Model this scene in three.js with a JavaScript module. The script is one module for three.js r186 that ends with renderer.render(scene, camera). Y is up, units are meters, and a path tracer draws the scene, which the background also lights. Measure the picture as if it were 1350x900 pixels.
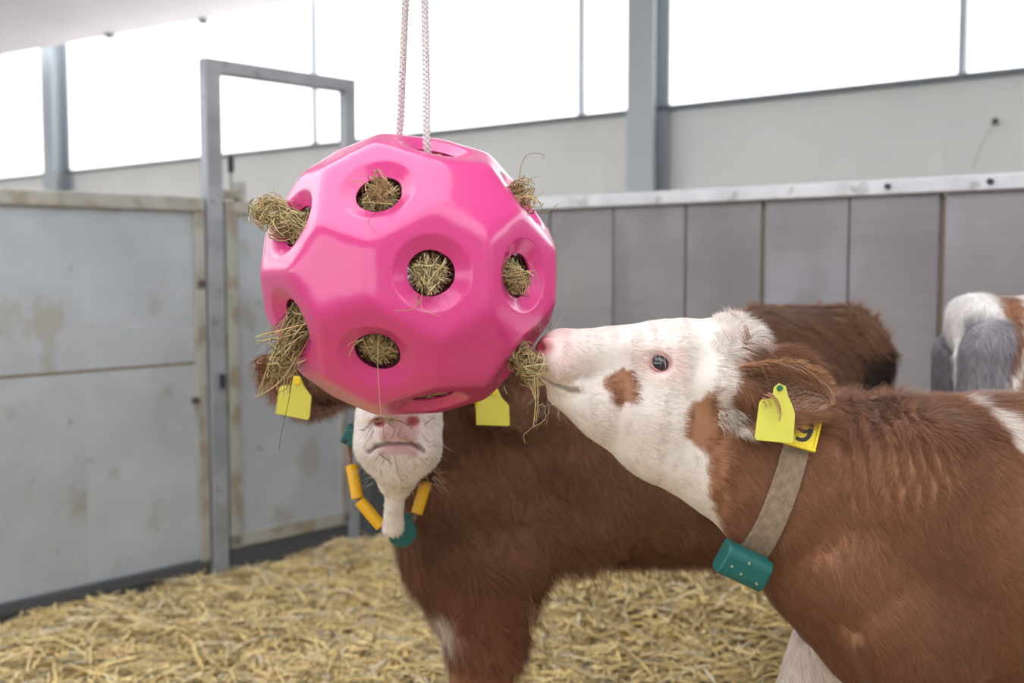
import * as THREE from 'three';
import { mergeGeometries, mergeVertices } from 'three/addons/utils/BufferGeometryUtils.js';
import { RoundedBoxGeometry } from 'three/addons/geometries/RoundedBoxGeometry.js';
import { TextGeometry } from 'three/addons/geometries/TextGeometry.js';
import { FontLoader } from 'three/addons/loaders/FontLoader.js';
import { ImprovedNoise } from 'three/addons/math/ImprovedNoise.js';

// ---------------------------------------------------------------- camera, sky, exposure
const F = 1500, EYE = 1.1, TILT = Math.atan(107 / F);
const scene = new THREE.Scene();
const camera = new THREE.PerspectiveCamera(2 * Math.atan(450 / F) * 180 / Math.PI, 1.5, 0.05, 200);
camera.position.set(0, EYE, 0);
camera.rotation.x = -TILT;
camera.focus = 1.5;
camera.userData.fStop = 3.6;
scene.background = new THREE.Color(0.97, 0.985, 1.0);          // even white overcast
const renderer = new THREE.WebGLRenderer({ antialias: true });
renderer.toneMapping = THREE.LinearToneMapping;
renderer.toneMappingExposure = 2.95;
renderer.shadowMap.enabled = true;

// ---------------------------------------------------------------- helpers
let seed = 12345;
const rnd = () => { seed = (seed + 0x6d2b79f5) | 0; let t = Math.imul(seed ^ (seed >>> 15), 1 | seed); t = (t + Math.imul(t ^ (t >>> 7), 61 | t)) ^ t; return ((t ^ (t >>> 14)) >>> 0) / 4294967296; };
const rr = (a, b) => a + (b - a) * rnd();
const gauss = () => (rnd() + rnd() + rnd() + rnd() - 2) * 0.87;
const V = (x, y, z) => new THREE.Vector3(x, y, z);
const perlin = new ImprovedNoise();
const noise = (x, y, z) => perlin.noise(x + 31.7, y + 17.3, z + 5.9);
const fbm = (x, y, z, o = 4) => { let s = 0, a = 0.5; for (let i = 0; i < o; i++) { s += a * noise(x, y, z); x *= 2.03; y *= 2.01; z *= 2.02; a *= 0.5; } return s; };
const clamp = (x, a = 0, b = 1) => Math.min(b, Math.max(a, x));
const smooth = (a, b, x) => { const t = clamp((x - a) / (b - a)); return t * t * (3 - 2 * t); };
const mix = (a, b, t) => a + (b - a) * t;
const mix3 = (a, b, t) => [mix(a[0], b[0], t), mix(a[1], b[1], t), mix(a[2], b[2], t)];
const lin = (hex) => new THREE.Color(hex).toArray();
// a point of the world from a picture position and a distance straight ahead
const CT = Math.cos(-TILT), ST = Math.sin(-TILT);
function P(px, py, D) {
  const x = (px - 675) / F, y = (450 - py) / F, y2 = y * CT + ST, z2 = y * ST - CT, k = D / -z2;
  return V(x * k, EYE + y2 * k, -D);
}
const used = new Map();
function numbered(name) { const n = used.get(name) ?? 0; used.set(name, n + 1); return n ? `${name}_${String(n).padStart(3, '0')}` : name; }
function shade(o) { o.castShadow = o.receiveShadow = true; return o; }
function tag(o, label, category, group, kind) {
  o.userData.label = label; o.userData.category = category;
  if (group) o.userData.group = group;
  if (kind) o.userData.kind = kind;
  return o;
}
function thing(name, label, category, at = [0, 0, 0], turn = 0, group) {
  const o = new THREE.Group(); o.name = numbered(name); o.position.set(...at); o.rotation.y = turn; scene.add(o);
  return tag(o, label, category, group);
}
function part(name, geometry, mat, parent, kind) {
  const m = shade(new THREE.Mesh(geometry, mat)); m.name = name; parent.add(m);
  if (kind) m.userData.kind = kind;
  return m;
}
function struct(name, at = [0, 0, 0], turn = 0) {
  const o = new THREE.Group(); o.name = name; o.position.set(...at); o.rotation.y = turn; o.userData.kind = 'structure'; scene.add(o); return o;
}
function structMesh(name, geometry, mat) { const m = part(name, geometry, mat, scene); m.userData.kind = 'structure'; return m; }
// a box by its limits, uv in metres on every face
function box(x0, x1, y0, y1, z0, z1, r = 0) {
  const w = x1 - x0, h = y1 - y0, d = z1 - z0;
  const g = r ? new RoundedBoxGeometry(w, h, d, 2, r) : new THREE.BoxGeometry(w, h, d);
  g.translate((x0 + x1) / 2, (y0 + y1) / 2, (z0 + z1) / 2);
  return metreUV(g);
}
function metreUV(g) {
  const p = g.attributes.position, n = g.attributes.normal, uv = new Float32Array(p.count * 2);
  for (let i = 0; i < p.count; i++) {
    const ax = Math.abs(n.getX(i)), ay = Math.abs(n.getY(i)), az = Math.abs(n.getZ(i));
    const [a, b] = ax > ay && ax > az ? [p.getZ(i), p.getY(i)] : ay > az ? [p.getX(i), p.getZ(i)] : [p.getX(i), p.getY(i)];
    uv[i * 2] = a; uv[i * 2 + 1] = b;
  }
  g.setAttribute('uv', new THREE.BufferAttribute(uv, 2));
  return g;
}
// a texture from a colour function of metres; it covers w x h metres and repeats
function tex(w, h, px, fn, srgb = true) {
  const W = Math.round(w * px), H = Math.round(h * px), d = new Uint8Array(W * H * 4);
  for (let y = 0; y < H; y++) for (let x = 0; x < W; x++) {
    const c = fn(x / px, y / px), o = (y * W + x) * 4;
    d[o] = clamp(c[0]) * 255; d[o + 1] = clamp(c[1]) * 255; d[o + 2] = clamp(c[2]) * 255; d[o + 3] = 255;
  }
  const t = new THREE.DataTexture(d, W, H);
  t.wrapS = t.wrapT = THREE.RepeatWrapping; t.magFilter = THREE.LinearFilter; t.repeat.set(1 / w, 1 / h);
  if (srgb) t.colorSpace = THREE.SRGBColorSpace;
  t.needsUpdate = true;
  return t;
}
const std = (o) => new THREE.MeshStandardMaterial(o);

// many thin bent strands as three-sided tubes in one geometry
class Strands {
  constructor() { this.p = []; this.c = []; this.i = []; }
  add(pts, r, col, taper = 0.6) {
    const n = pts.length, b = this.p.length / 3;
    const t = V(0, 0, 0), a = V(0, 0, 0), s = V(0, 0, 0);
    const up = Math.abs(pts[n - 1].y - pts[0].y) > 0.7 * pts[0].distanceTo(pts[n - 1]) ? V(1, 0, 0.3) : V(0.1, 1, 0);
    for (let k = 0; k < n; k++) {
      t.subVectors(pts[Math.min(n - 1, k + 1)], pts[Math.max(0, k - 1)]).normalize();
      a.crossVectors(t, up).normalize(); s.crossVectors(t, a);
      const q = r * (1 - (1 - taper) * k / (n - 1));
      for (let j = 0; j < 3; j++) {
        const w = j * 2.0944, cx = Math.cos(w) * q, sx = Math.sin(w) * q;
        this.p.push(pts[k].x + a.x * cx + s.x * sx, pts[k].y + a.y * cx + s.y * sx, pts[k].z + a.z * cx + s.z * sx);
        this.c.push(...col);
      }
      if (k) for (let j = 0; j < 3; j++) {
        const e = b + (k - 1) * 3 + j, f = b + (k - 1) * 3 + (j + 1) % 3;
        this.i.push(e, e + 3, f, f, e + 3, f + 3);
      }
    }
  }
  build() {
    const g = new THREE.BufferGeometry();
    g.setAttribute('position', new THREE.Float32BufferAttribute(this.p, 3));
    g.setAttribute('color', new THREE.Float32BufferAttribute(this.c, 3));
    g.setIndex(this.i); g.computeVertexNormals();
    return g;
  }
}
function bez(a, c, b, n, wob = 0) {
  const out = [];
  for (let k = 0; k <= n; k++) {
    const t = k / n, u = 1 - t;
    out.push(V(u * u * a.x + 2 * u * t * c.x + t * t * b.x + wob * gauss(), u * u * a.y + 2 * u * t * c.y + t * t * b.y + wob * gauss(), u * u * a.z + 2 * u * t * c.z + t * t * b.z + wob * gauss()));
  }
  return out;
}

// ---------------------------------------------------------------- materials
const galvTex = tex(2, 2, 256, (x, y) => {
  const a = fbm(x * 2, y * 2, 0, 5), b = fbm(x * 7 + 9, y * 7, 3, 4), s = smooth(0.16, 0.34, fbm(x * 5.5 + 40, y * 3.5 + 7, 9, 4)), sc = smooth(0.34, 0.5, fbm(x * 17, y * 17, 1, 3));
  const v = 0.70 + a * 0.09 + b * 0.05;
  let c = [v * 0.97, v * 1.01, v * 1.05];
  c = mix3(c, [0.56, 0.52, 0.44], s * 0.38);
  return mix3(c, [0.35, 0.33, 0.3], sc * 0.3);
});
const frameTex = tex(1, 1, 256, (x, y) => {
  const a = fbm(x * 6, y * 6, 2, 4), s = smooth(-0.05, 0.25, fbm(x * 9 + 4, y * 9, 7, 4));
  const v = 0.66 + a * 0.12;
  return mix3([v, v, v * 0.97], [0.5, 0.44, 0.33], s * 0.45);
});
const railTex = tex(1, 1, 256, (x, y) => { const v = 0.77 + fbm(x * 7, y * 7, 6, 4) * 0.16; return mix3([v, v * 1.005, v * 1.03], [0.5, 0.48, 0.47], smooth(0.2, 0.4, fbm(x * 14, y * 14, 2, 3)) * 0.5); });
const plankTex = tex(2, 2, 256, (x, y) => {
  const a = fbm(x * 2.2, y * 1.6, 5, 4), b = smooth(0.02, 0.34, fbm(x * 3 + 2, y * 2.2 + 8, 1, 4)), g = fbm(x * 3 + 2, y * 40, 4, 3) * 0.03;
  const v = 0.495 + a * 0.13 + g;
  let c = [v * 1.02, v * 0.985, v * 1.01];
  c = mix3(c, [0.64, 0.63, 0.69], b * 0.42);
  return mix3(c, [0.53, 0.45, 0.4], smooth(0.12, 0.4, fbm(x * 2.6 + 20, y * 2, 3, 4)) * 0.3);
});
const wallTex = tex(2, 2, 128, (x, y) => { const v = 0.885 + fbm(x * 1.5, y * 1.5, 8, 4) * 0.05; return [v, v * 1.003, v * 0.99]; });
const roofTex = tex(2, 2, 64, (x, y) => { const v = 0.9 + fbm(x * 2, y * 0.7, 3, 3) * 0.05; return [v, v * 0.96, v * 0.975]; });
const M = {
  galv: std({ map: galvTex, roughness: 0.55, metalness: 0.15 }),
  frame: std({ map: frameTex, roughness: 0.6, metalness: 0.2 }),
  plank: std({ map: plankTex, roughness: 0.6 }),
  frameGrey: std({ map: railTex, color: 0xc9cdd0, roughness: 0.55, metalness: 0.2 }),
  rail: std({ map: railTex, roughness: 0.5, metalness: 0.15 }),
  seam: std({ color: 0x8a7c66, roughness: 0.9 }),
  rubber: std({ color: 0x4d5054, roughness: 0.8 }),
  darkSteel: std({ color: 0x2c3038, roughness: 0.5, metalness: 0.3 }),
  column: std({ color: 0xb4bcc2, roughness: 0.55, metalness: 0.2 }),
  sill: std({ color: 0x70767c, roughness: 0.6 }),
  wall: std({ map: wallTex, roughness: 0.75 }),
  roof: std({ map: roofTex, roughness: 0.7 }),
  concrete: std({ color: 0x8d8a84, roughness: 0.95 }),
  pane: new THREE.MeshPhysicalMaterial({ color: 0xffffff, roughness: 0.0, transmission: 1, thickness: 0, ior: 1.3 }),
  stain: std({ color: 0x4a4238, roughness: 0.9 }),
  twine: std({ color: 0xb9b39c, roughness: 0.9 }),
  hay: std({ vertexColors: true, roughness: 0.75 }),
};

// ================================================================ THE SETTING
// pen corner behind the ball; the gates run from it to the left, the plank fence to the right
const CORNER = [-0.4905, 0, -4.57];
const GATE_TURN = Math.atan2(-0.739, -0.674), FENCE_TURN = Math.atan2(-0.702, 0.712);
const WALL_AT = [-5.427, 0, -12.06], WALL_TURN = Math.atan2(-0.667, 0.745);
const wallS = (px) => { const D = 6.5 * 1855 / (px + 1000); return ((px - 675) / F * D - WALL_AT[0]) * 0.745 + (-D - WALL_AT[2]) * 0.667; };
const fenceS = (px) => { const D = 4.57 * 1364 / (px + 850); return Math.hypot((px - 675) / F * D - CORNER[0], -D - CORNER[2]); };
const SILL = 1.93, HEAD = 3.75, S0 = -5, S1 = 21, DEEP = 12.5;
{
  // concrete slab of the barn
  const f = structMesh('floor', box(S0 - 0.2, S1 + 0.2, -0.35, -0.12, -0.2, DEEP + 0.2), M.concrete);
  f.position.set(...WALL_AT); f.rotation.y = WALL_TURN;
  // long wall under the windows, built of panels
  const w = struct('wall_back', WALL_AT, WALL_TURN);
  const joints = [S0, wallS(74), wallS(855), wallS(1420), S1];
  for (let i = 0; i < 4; i++) part(i ? `panel_00${i}` : 'panel', box(joints[i] + 0.004, joints[i + 1] - 0.004, -0.12, SILL, -0.16, 0, 0), M.wall, w);
  part('sill', box(S0, S1, SILL, SILL + 0.028, -0.17, 0.03), M.sill, w);
  part('header', box(S0, S1, HEAD, HEAD + 0.3, -0.16, 0), M.wall, w);
  // opposite long wall behind the camera, open above breast height
  const o = struct('wall_front', WALL_AT, WALL_TURN);
  part('panel', box(S0, S1, -0.12, 1.0, DEEP, DEEP + 0.16), M.wall, o);
  part('header', box(S0, S1, 3.3, 4.2, DEEP, DEEP + 0.16), M.wall, o);
  for (let i = 0; i < 4; i++) part(`post_00${i}`, box(S0 + i * 8.6, S0 + i * 8.6 + 0.2, 1.0, 3.3, DEEP, DEEP + 0.16), M.column, o);
  for (const [n, s] of [['left', S0], ['right', S1]]) {
    const e = structMesh(`wall_${n}`, box(s - 0.1, s + 0.1, -0.12, 4.2, -0.16, DEEP + 0.16), M.wall);
    e.position.set(...WALL_AT); e.rotation.y = WALL_TURN;
  }
}
// columns of the long wall: two flanges and a web each
for (const [px, label, hw] of [[92, 'grey steel column at the far left rising to the ceiling beam', 0.12], [865, 'grey steel column right of the hanging pink ball', 0.09]]) {
  const c = thing('steel_column', label, 'column', WALL_AT, WALL_TURN, 'steel columns of the window wall');
  const s = wallS(px);
  c.position.set(WALL_AT[0] + 0.745 * s - 0.667 * 0.01, 0, WALL_AT[2] + 0.667 * s + 0.745 * 0.01);
  const top = px < 100 ? 3.34 : 3.02;
  part('flange', box(-hw, hw, -0.12, top, 0.15, 0.165), M.column, c);
  part('flange', box(-hw, hw, -0.12, top, 0, 0.015), M.column, c);
  part('web', box(-0.006, 0.006, -0.12, top, 0.015, 0.15), M.column, c);
}
// windows: thin bars and panes between the columns
{
  const bays = [[S0 + 0.1, wallS(74), [wallS(74) - 2.2]], [wallS(74), wallS(855), [wallS(200), wallS(407), wallS(755)]], [wallS(855), S1 - 0.1, [wallS(1252), wallS(1252) + 2.2]]];
  bays.forEach(([a, b, bars], i) => {
    const w = struct(`window_${i + 1}`, WALL_AT, WALL_TURN);
    if (i === 1) bars.shift();
    const edges = [a, ...bars, b];
    bars.forEach((s, k) => part(k ? `mullion_00${k}` : 'mullion', box(s - 0.017, s + 0.017, SILL + 0.03, HEAD, -0.1, -0.06), M.column, w));
    for (let k = 0; k + 1 < edges.length; k++) part(k ? `pane_00${k}` : 'pane', new THREE.PlaneGeometry(edges[k + 1] - edges[k] - 0.02, HEAD - SILL - 0.03).translate((edges[k] + edges[k + 1]) / 2, (HEAD + SILL) / 2 + 0.015, -0.08), M.pane, w);
  });
}
// ceiling over the window side with a slanting far edge, rooflight strip, second half behind the camera
{
  const y = 3.03, c = struct('ceiling');
  const inW = (s, t) => [WALL_AT[0] + 0.745 * s - 0.667 * t, WALL_AT[2] + 0.667 * s + 0.745 * t];
  const slab = (pts) => {
    const sh = new THREE.Shape(pts.map(([x, z]) => new THREE.Vector2(x, -z)));
    const g = new THREE.ExtrudeGeometry(sh, { depth: 0.12, bevelEnabled: false }); g.rotateX(-Math.PI / 2); g.translate(0, y, 0);
    return metreUV(g);
  };
  const far = (x) => [x, -11 + 0.6834 * (x + 4.95)];
  part('panel', slab([far(-9.5), far(-1.97), inW(9, -0.2), inW(S1, -0.2), inW(S1, 3.4), inW(S0, 3.4)]), M.roof, c);
  part('panel_001', slab([inW(S0, 7.0), inW(S1, 7.0), inW(S1, DEEP), inW(S0, DEEP)]), M.roof, c);
  for (let k = 0; k < 6; k++) {                                   // rooflight: bars and clear sheets
    const a = S0 + k * (S1 - S0) / 6, b = S0 + (k + 1) * (S1 - S0) / 6;
    const g = box(a, a + 0.08, y, y + 0.12, 3.4, 7.0), m = part(`roof_bar_00${k}`, g, M.column, c); m.position.set(...WALL_AT); m.rotation.y = WALL_TURN;
    const q = part(`roof_pane_00${k}`, new THREE.PlaneGeometry(b - a - 0.08, 3.6).rotateX(-Math.PI / 2).translate((a + b) / 2 + 0.04, y + 0.06, 5.2), M.pane, c); q.position.set(...WALL_AT); q.rotation.y = WALL_TURN;
  }
  const s = wallS(74), beam = part('beam', box(s - 0.12, s + 0.12, y - 0.03, y + 0.01, 0.5, 3.3), M.roof, c); beam.position.set(...WALL_AT); beam.rotation.y = WALL_TURN;
  for (const px of [145, 268]) { const h = P(px, px < 200 ? 42 : 10, px < 200 ? 9.9 : 9.3); part('bracket', box(h.x - 0.035, h.x + 0.035, y - 0.035, y, h.z - 0.03, h.z + 0.03), M.sill, c); }
}
// hook and trailing twine on the wall panel at the right
{
  const s = wallS(1312), D = 6.5 * 1855 / 2312, p = P(1312, 160, D - 0.02);
  const h = thing('wall_hook', 'small dark hook on the pale wall at the upper right', 'hook', [p.x, p.y, p.z], WALL_TURN);
  const g = new THREE.TorusGeometry(0.012, 0.004, 6, 14); part('ring', g, M.stain, h);
  part('bolt', new THREE.CylinderGeometry(0.013, 0.013, 0.02, 10).rotateX(Math.PI / 2), M.stain, h);
  const st = new Strands(), q = P(1280, 222, D + 0.0);
  st.add(bez(V(p.x, p.y, p.z), P(1292, 188, D - 0.06), V(q.x, q.y, q.z + 0.03), 8), 0.0028, lin(0xb9b39c), 1);
  tag(part('twine', st.build(), M.hay, scene), 'thin pale twine hanging from the hook on the wall', 'twine');
}

// ---------------------------------------------------------------- plank fence on the right
{
  const f = thing('plank_fence', 'grey wall of upright boards under a pale metal rail behind the calves', 'fence', CORNER, FENCE_TURN);
  const xs = [0.12, fenceS(640), fenceS(725), fenceS(808), fenceS(903), fenceS(1005), fenceS(1118), fenceS(1240)];
  while (xs.length < 15) xs.push(xs[xs.length - 1] + 0.283);
  const wide = new Set([5, 7]);
  for (let k = 0; k + 1 < xs.length; k++) {
    const a = xs[k] + (wide.has(k) ? 0.007 : 0.0025), b = xs[k + 1] - (wide.has(k + 1) ? 0.007 : 0.0025);
    const g = box(a, b, -0.1, 1.275, -0.032 + 0.004 * rnd(), 0.004 * rnd(), 0.006); const uv = g.attributes.uv, o = rr(0, 2), q = rr(0, 2);
    for (let i = 0; i < uv.count; i++) uv.setXY(i, uv.getX(i) + o, uv.getY(i) + q);
    part('plank', g, M.plank, f);
    if (wide.has(k)) part('joint_strip', box(xs[k] - 0.02, xs[k] + 0.02, -0.1, 1.27, -0.036, -0.012), M.seam, f);
  }
  part('back_board', box(0.1, xs[xs.length - 1], -0.1, 1.27, -0.055, -0.037), M.rubber, f);
  part('top_rail', box(0.05, xs[xs.length - 1], 1.275, 1.318, -0.05, 0.018, 0.006), M.rail, f);
  for (const px of [1172, 1306]) part('bolt', new THREE.CylinderGeometry(0.008, 0.008, 0.012, 8).rotateX(Math.PI / 2).translate(fenceS(px), 1.297, 0.02), M.darkSteel, f);
}
// ---------------------------------------------------------------- gates on the left; pen side is local -z
const tG = (px) => 1.358 * (4.57 - 1650 / (482 - 0.235 * px));
{
  const d = 0.02;
  // tall door frame standing over the small gate
  const fr = thing('door_frame', 'tall galvanised door frame rising above the small gate', 'frame', CORNER, GATE_TURN);
  const l0 = tG(272), l1 = tG(293), r0 = tG(468), r1 = tG(457);
  part('post', box(l1, l0, -0.1, 1.79, -0.022, 0.022, 0.006), M.frameGrey, fr);
  part('post', box(r0, r1 + 0.01, -0.1, 1.79, -0.022, 0.022, 0.006), M.frameGrey, fr);
  part('top_bar', box(r0, l0, 1.74, 1.79, -0.023, 0.021, 0.006), M.frameGrey, fr);
  part('hinge_pin', new THREE.CylinderGeometry(0.011, 0.011, 0.05, 10).translate((l0 + l1) / 2, 0.68, -0.045), M.darkSteel, fr);
  // large gate
  const a = l0 + 0.012, b = 2.9, g1 = thing('large_gate', 'wide grey metal gate of two stacked sheets on the left', 'gate', CORNER, GATE_TURN);
  part('sheet', box(a + 0.03, b, 0.752, 1.27, -0.006, 0.006), M.galv, g1);
  { const g = box(a + 0.03, b, 0.05, 0.742, -0.004, 0.008), uv = g.attributes.uv; for (let i = 0; i < uv.count; i++) uv.setXY(i, uv.getX(i) + 0.7, uv.getY(i) + 0.9); part('sheet', g, M.galv, g1); }
  part('joint_strip', box(a + 0.03, b, 0.738, 0.756, -0.001, 0.003), M.seam, g1);
  part('top_bar', box(a, b, 1.265, 1.315, -0.025, 0.025, 0.006), M.frame, g1);
  part('upright', box(a, a + 0.04, 0.03, 1.265, -0.022, 0.022, 0.005), M.frame, g1);
  part('bottom_bar', box(a, b, 0.02, 0.06, -0.022, 0.022, 0.005), M.rubber, g1);
  part('skirt', box(a, b, -0.1, 0.03, -0.012, 0.012), M.rubber, g1);
  for (const [x, y] of [[a + 0.05, 0.62], [a + 0.02, 1.02]]) part('bolt', new THREE.CylinderGeometry(0.011, 0.011, 0.02, 8).rotateX(Math.PI / 2).translate(x, y, -0.024), M.stain, g1);
  // small gate inside the door frame
  const c = r1 + 0.014, e = l1 - 0.012, g2 = thing('small_gate', 'narrow grey metal gate inside the tall door frame', 'gate', CORNER, GATE_TURN);
  part('sheet', box(c + 0.02, e - 0.03, 0.12, 1.27, -0.006, 0.006), M.galv, g2);
  part('top_bar', box(c, e, 1.262, 1.308, -0.022, 0.022, 0.005), M.frame, g2);
  part('upright', box(e - 0.045, e, 0.08, 1.262, -0.022, 0.022, 0.005), M.frame, g2);
  part('upright', box(c, c + 0.035, 0.08, 1.262, -0.022, 0.022, 0.005), M.frame, g2);
  part('bottom_bar', box(c, e, 0.075, 0.125, -0.022, 0.022, 0.005), M.frame, g2);
  part('skirt', box(c, e, -0.1, 0.075, -0.014, 0.014), M.rubber, g2);
  // latch with a dark lever on top of the small gate
  const la = thing('gate_latch', 'gate latch with a black lever beside the tall frame post', 'latch', CORNER, GATE_TURN);
  part('plate', box(tG(322), l1 + 0.005, 1.315, 1.345, -0.02, 0.02, 0.004), M.frame, la);
  part('catch', box(tG(322), tG(315), 1.31, 1.375, -0.026, 0.026, 0.004), M.frame, la);
  part('lever', new THREE.CylinderGeometry(0.006, 0.006, 0.08, 8).translate(tG(308), 1.385, 0), M.frame, la);
  part('grip', new THREE.CapsuleGeometry(0.011, 0.04, 4, 10).translate(tG(308), 1.435, 0), M.darkSteel, la);
  // corner post between gate and fence
  const co = thing('corner_post', 'dark grey corner post behind the chin of the calf', 'post', CORNER, GATE_TURN);
  part('tube', box(-0.05, tG(472) - 0.006, -0.1, 1.25, -0.05, 0.05, 0.006), M.rubber, co);
  part('cap', box(-0.055, tG(472) - 0.004, 1.25, 1.262, -0.055, 0.055, 0.004), M.rail, co);
}

// ---------------------------------------------------------------- straw bedding
const bank = (x, z) => { const along = (x - CORNER[0]) * 0.712 + (z - CORNER[2]) * 0.702, off = Math.abs(-(x - CORNER[0]) * 0.702 + (z - CORNER[2]) * 0.712); return 0.2 * smooth(0.75, 0.0, off) * smooth(0.4, 1.3, along); };  // litter heaped along the fence
const mound = (x, z) => bank(x, z) - 0.025 + 0.05 * fbm(x * 1.7, z * 1.7, 2, 3) + 0.06 * fbm(x * 6, z * 6, 8, 3);
{
  const gd = [-0.674, 0.739], fd = [0.712, 0.702], n = 130, g = new THREE.PlaneGeometry(1, 1, n, n), p = g.attributes.position;
  const at = (u, v) => [CORNER[0] + gd[0] * u + fd[0] * v, CORNER[2] + gd[1] * u + fd[1] * v];
  const U = 4.6, W = 4.8, uv = new Float32Array(p.count * 2);
  for (let i = 0; i < p.count; i++) {
    const u = (p.getX(i) + 0.5) * U, v = (p.getY(i) + 0.5) * W, [x, z] = at(u + 0.03, v + 0.03);
    p.setXYZ(i, x, mound(x, z) - 0.012, z); uv[i * 2] = x; uv[i * 2 + 1] = z;
  }
  g.setAttribute('uv', new THREE.BufferAttribute(uv, 2)); g.computeVertexNormals();
  if (g.attributes.normal.getY(0) < 0) { const ix = g.index.array; for (let i = 0; i < ix.length; i += 3) [ix[i], ix[i + 1]] = [ix[i + 1], ix[i]]; g.computeVertexNormals(); }
  const bed = part('straw_bedding', g, std({ map: tex(1, 1, 256, (x, y) => { const v = 0.5 + fbm(x * 30, y * 12, 1, 4) * 0.45 + fbm(x * 10, y * 40, 6, 4) * 0.35; return [v * 1.18, v * 0.98, v * 0.58]; }), roughness: 0.9 }), scene);
  tag(bed, 'deep golden straw bedding covering the floor of the pen', 'straw', null, 'stuff');
  const bases = [];
  for (let k = 0; k < 4; k++) {                                    // four bent straw blades of unit length along x
    const q = [], ix = [], bend = [0.04, 0.12, -0.08, 0.2][k], m = 4;
    for (let j = 0; j <= m; j++) { const t = j / m - 0.5, y = bend * (0.25 - t * t) * 1.6, w = 0.5; for (const [yy, zz] of [[0.5, 0], [0, -w], [-0.2, 0], [0, w]]) q.push(t, y + yy * 0.02, zz * 0.034); }
    for (let j = 0; j < m; j++) for (let s = 0; s < 4; s++) { const a = j * 4 + s, b = j * 4 + (s + 1) % 4; ix.push(a, b, a + 4, b, b + 4, a + 4); }
    const bg = new THREE.BufferGeometry(); bg.setAttribute('position', new THREE.Float32BufferAttribute(q, 3)); bg.setIndex(ix); bg.computeVertexNormals(); bases.push(bg);
  }
  const mat = std({ color: 0xffffff, roughness: 0.6 }), o = new THREE.Object3D(), col = new THREE.Color();
  bases.forEach((bg, k) => {
    const N = 24000, im = shade(new THREE.InstancedMesh(bg, mat, N)); im.name = 'loose_straw'; im.userData.kind = 'stuff'; bed.add(im);
    for (let i = 0; i < N; i++) {
      const [x, z] = at(0.04 + rnd() ** 1.25 * (U - 0.08), 0.04 + rnd() ** 1.25 * (W - 0.08)), L = rr(0.05, 0.19), thick = rr(0.7, 1.5) * 0.17 / L;
      o.position.set(x, mound(x, z) + rr(-0.012, 0.026), z);
      o.rotation.set(rr(-0.5, 0.5), rr(0, 6.28), gauss() * 0.42, 'YXZ');
      o.scale.set(L, L * thick, L * thick); o.updateMatrix(); im.setMatrixAt(i, o.matrix);
      const b = rr(0.6, 1.12), g = rnd();
      col.setRGB(0.92 * b, (0.68 + 0.06 * g) * b, (0.30 + 0.14 * g * g) * b); if (rnd() < 0.09) col.setRGB(0.86 * b, 0.78 * b, 0.6 * b); if (rnd() < 0.12) col.multiplyScalar(0.5);
      im.setColorAt(i, col);
    }
  });
}

// ================================================================ THE HANGING BALL
const BALL = P(542, 363.5, 1.567);
const ROT = [[-0.0308, -0.8614, 0.507], [-0.8299, 0.3048, 0.4674], [-0.5571, -0.4064, -0.7242]];
const turn = (a) => V(...ROT.map((r) => r[0] * a[0] + r[1] * a[1] + r[2] * a[2])).normalize();
const holeDirs = [], tipDirs = [];
{
  const g = (1 + Math.sqrt(5)) / 2;
  for (const a of [-1, 1]) for (const b of [-1, 1]) for (const c of [-1, 1]) holeDirs.push(turn([a, b, c]));
  for (const a of [-1, 1]) for (const b of [-1, 1]) {
    holeDirs.push(turn([0, a / g, b * g]), turn([a / g, b * g, 0]), turn([a * g, 0, b / g]));
    tipDirs.push(turn([0, a * g, b]), turn([b, 0, a * g]), turn([a * g, b, 0]));
  }
}
const faces = holeDirs.map((n) => {
  const near = holeDirs.filter((m) => m !== n).sort((a, b) => b.dot(n) - a.dot(n))[0];
  const u = near.clone().addScaledVector(n, -near.dot(n)).normalize();
  return { n, u, v: n.clone().cross(u) };
});
const HEX = 0.1882, PENT = 0.1972, SQUAT = 0.958, HOLE = 0.0305, DISH = 0.052;
function hull(d) {                                                  // rounded truncated icosahedron
  const p = 66; let s = 0;
  for (const n of holeDirs) { const c = n.dot(d); if (c > 0.5) s += (c / HEX) ** p; }
  for (const n of tipDirs) { const c = n.dot(d); if (c > 0.5) s += (c / PENT) ** p; }
  return s ** (-1 / p);
}
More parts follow.
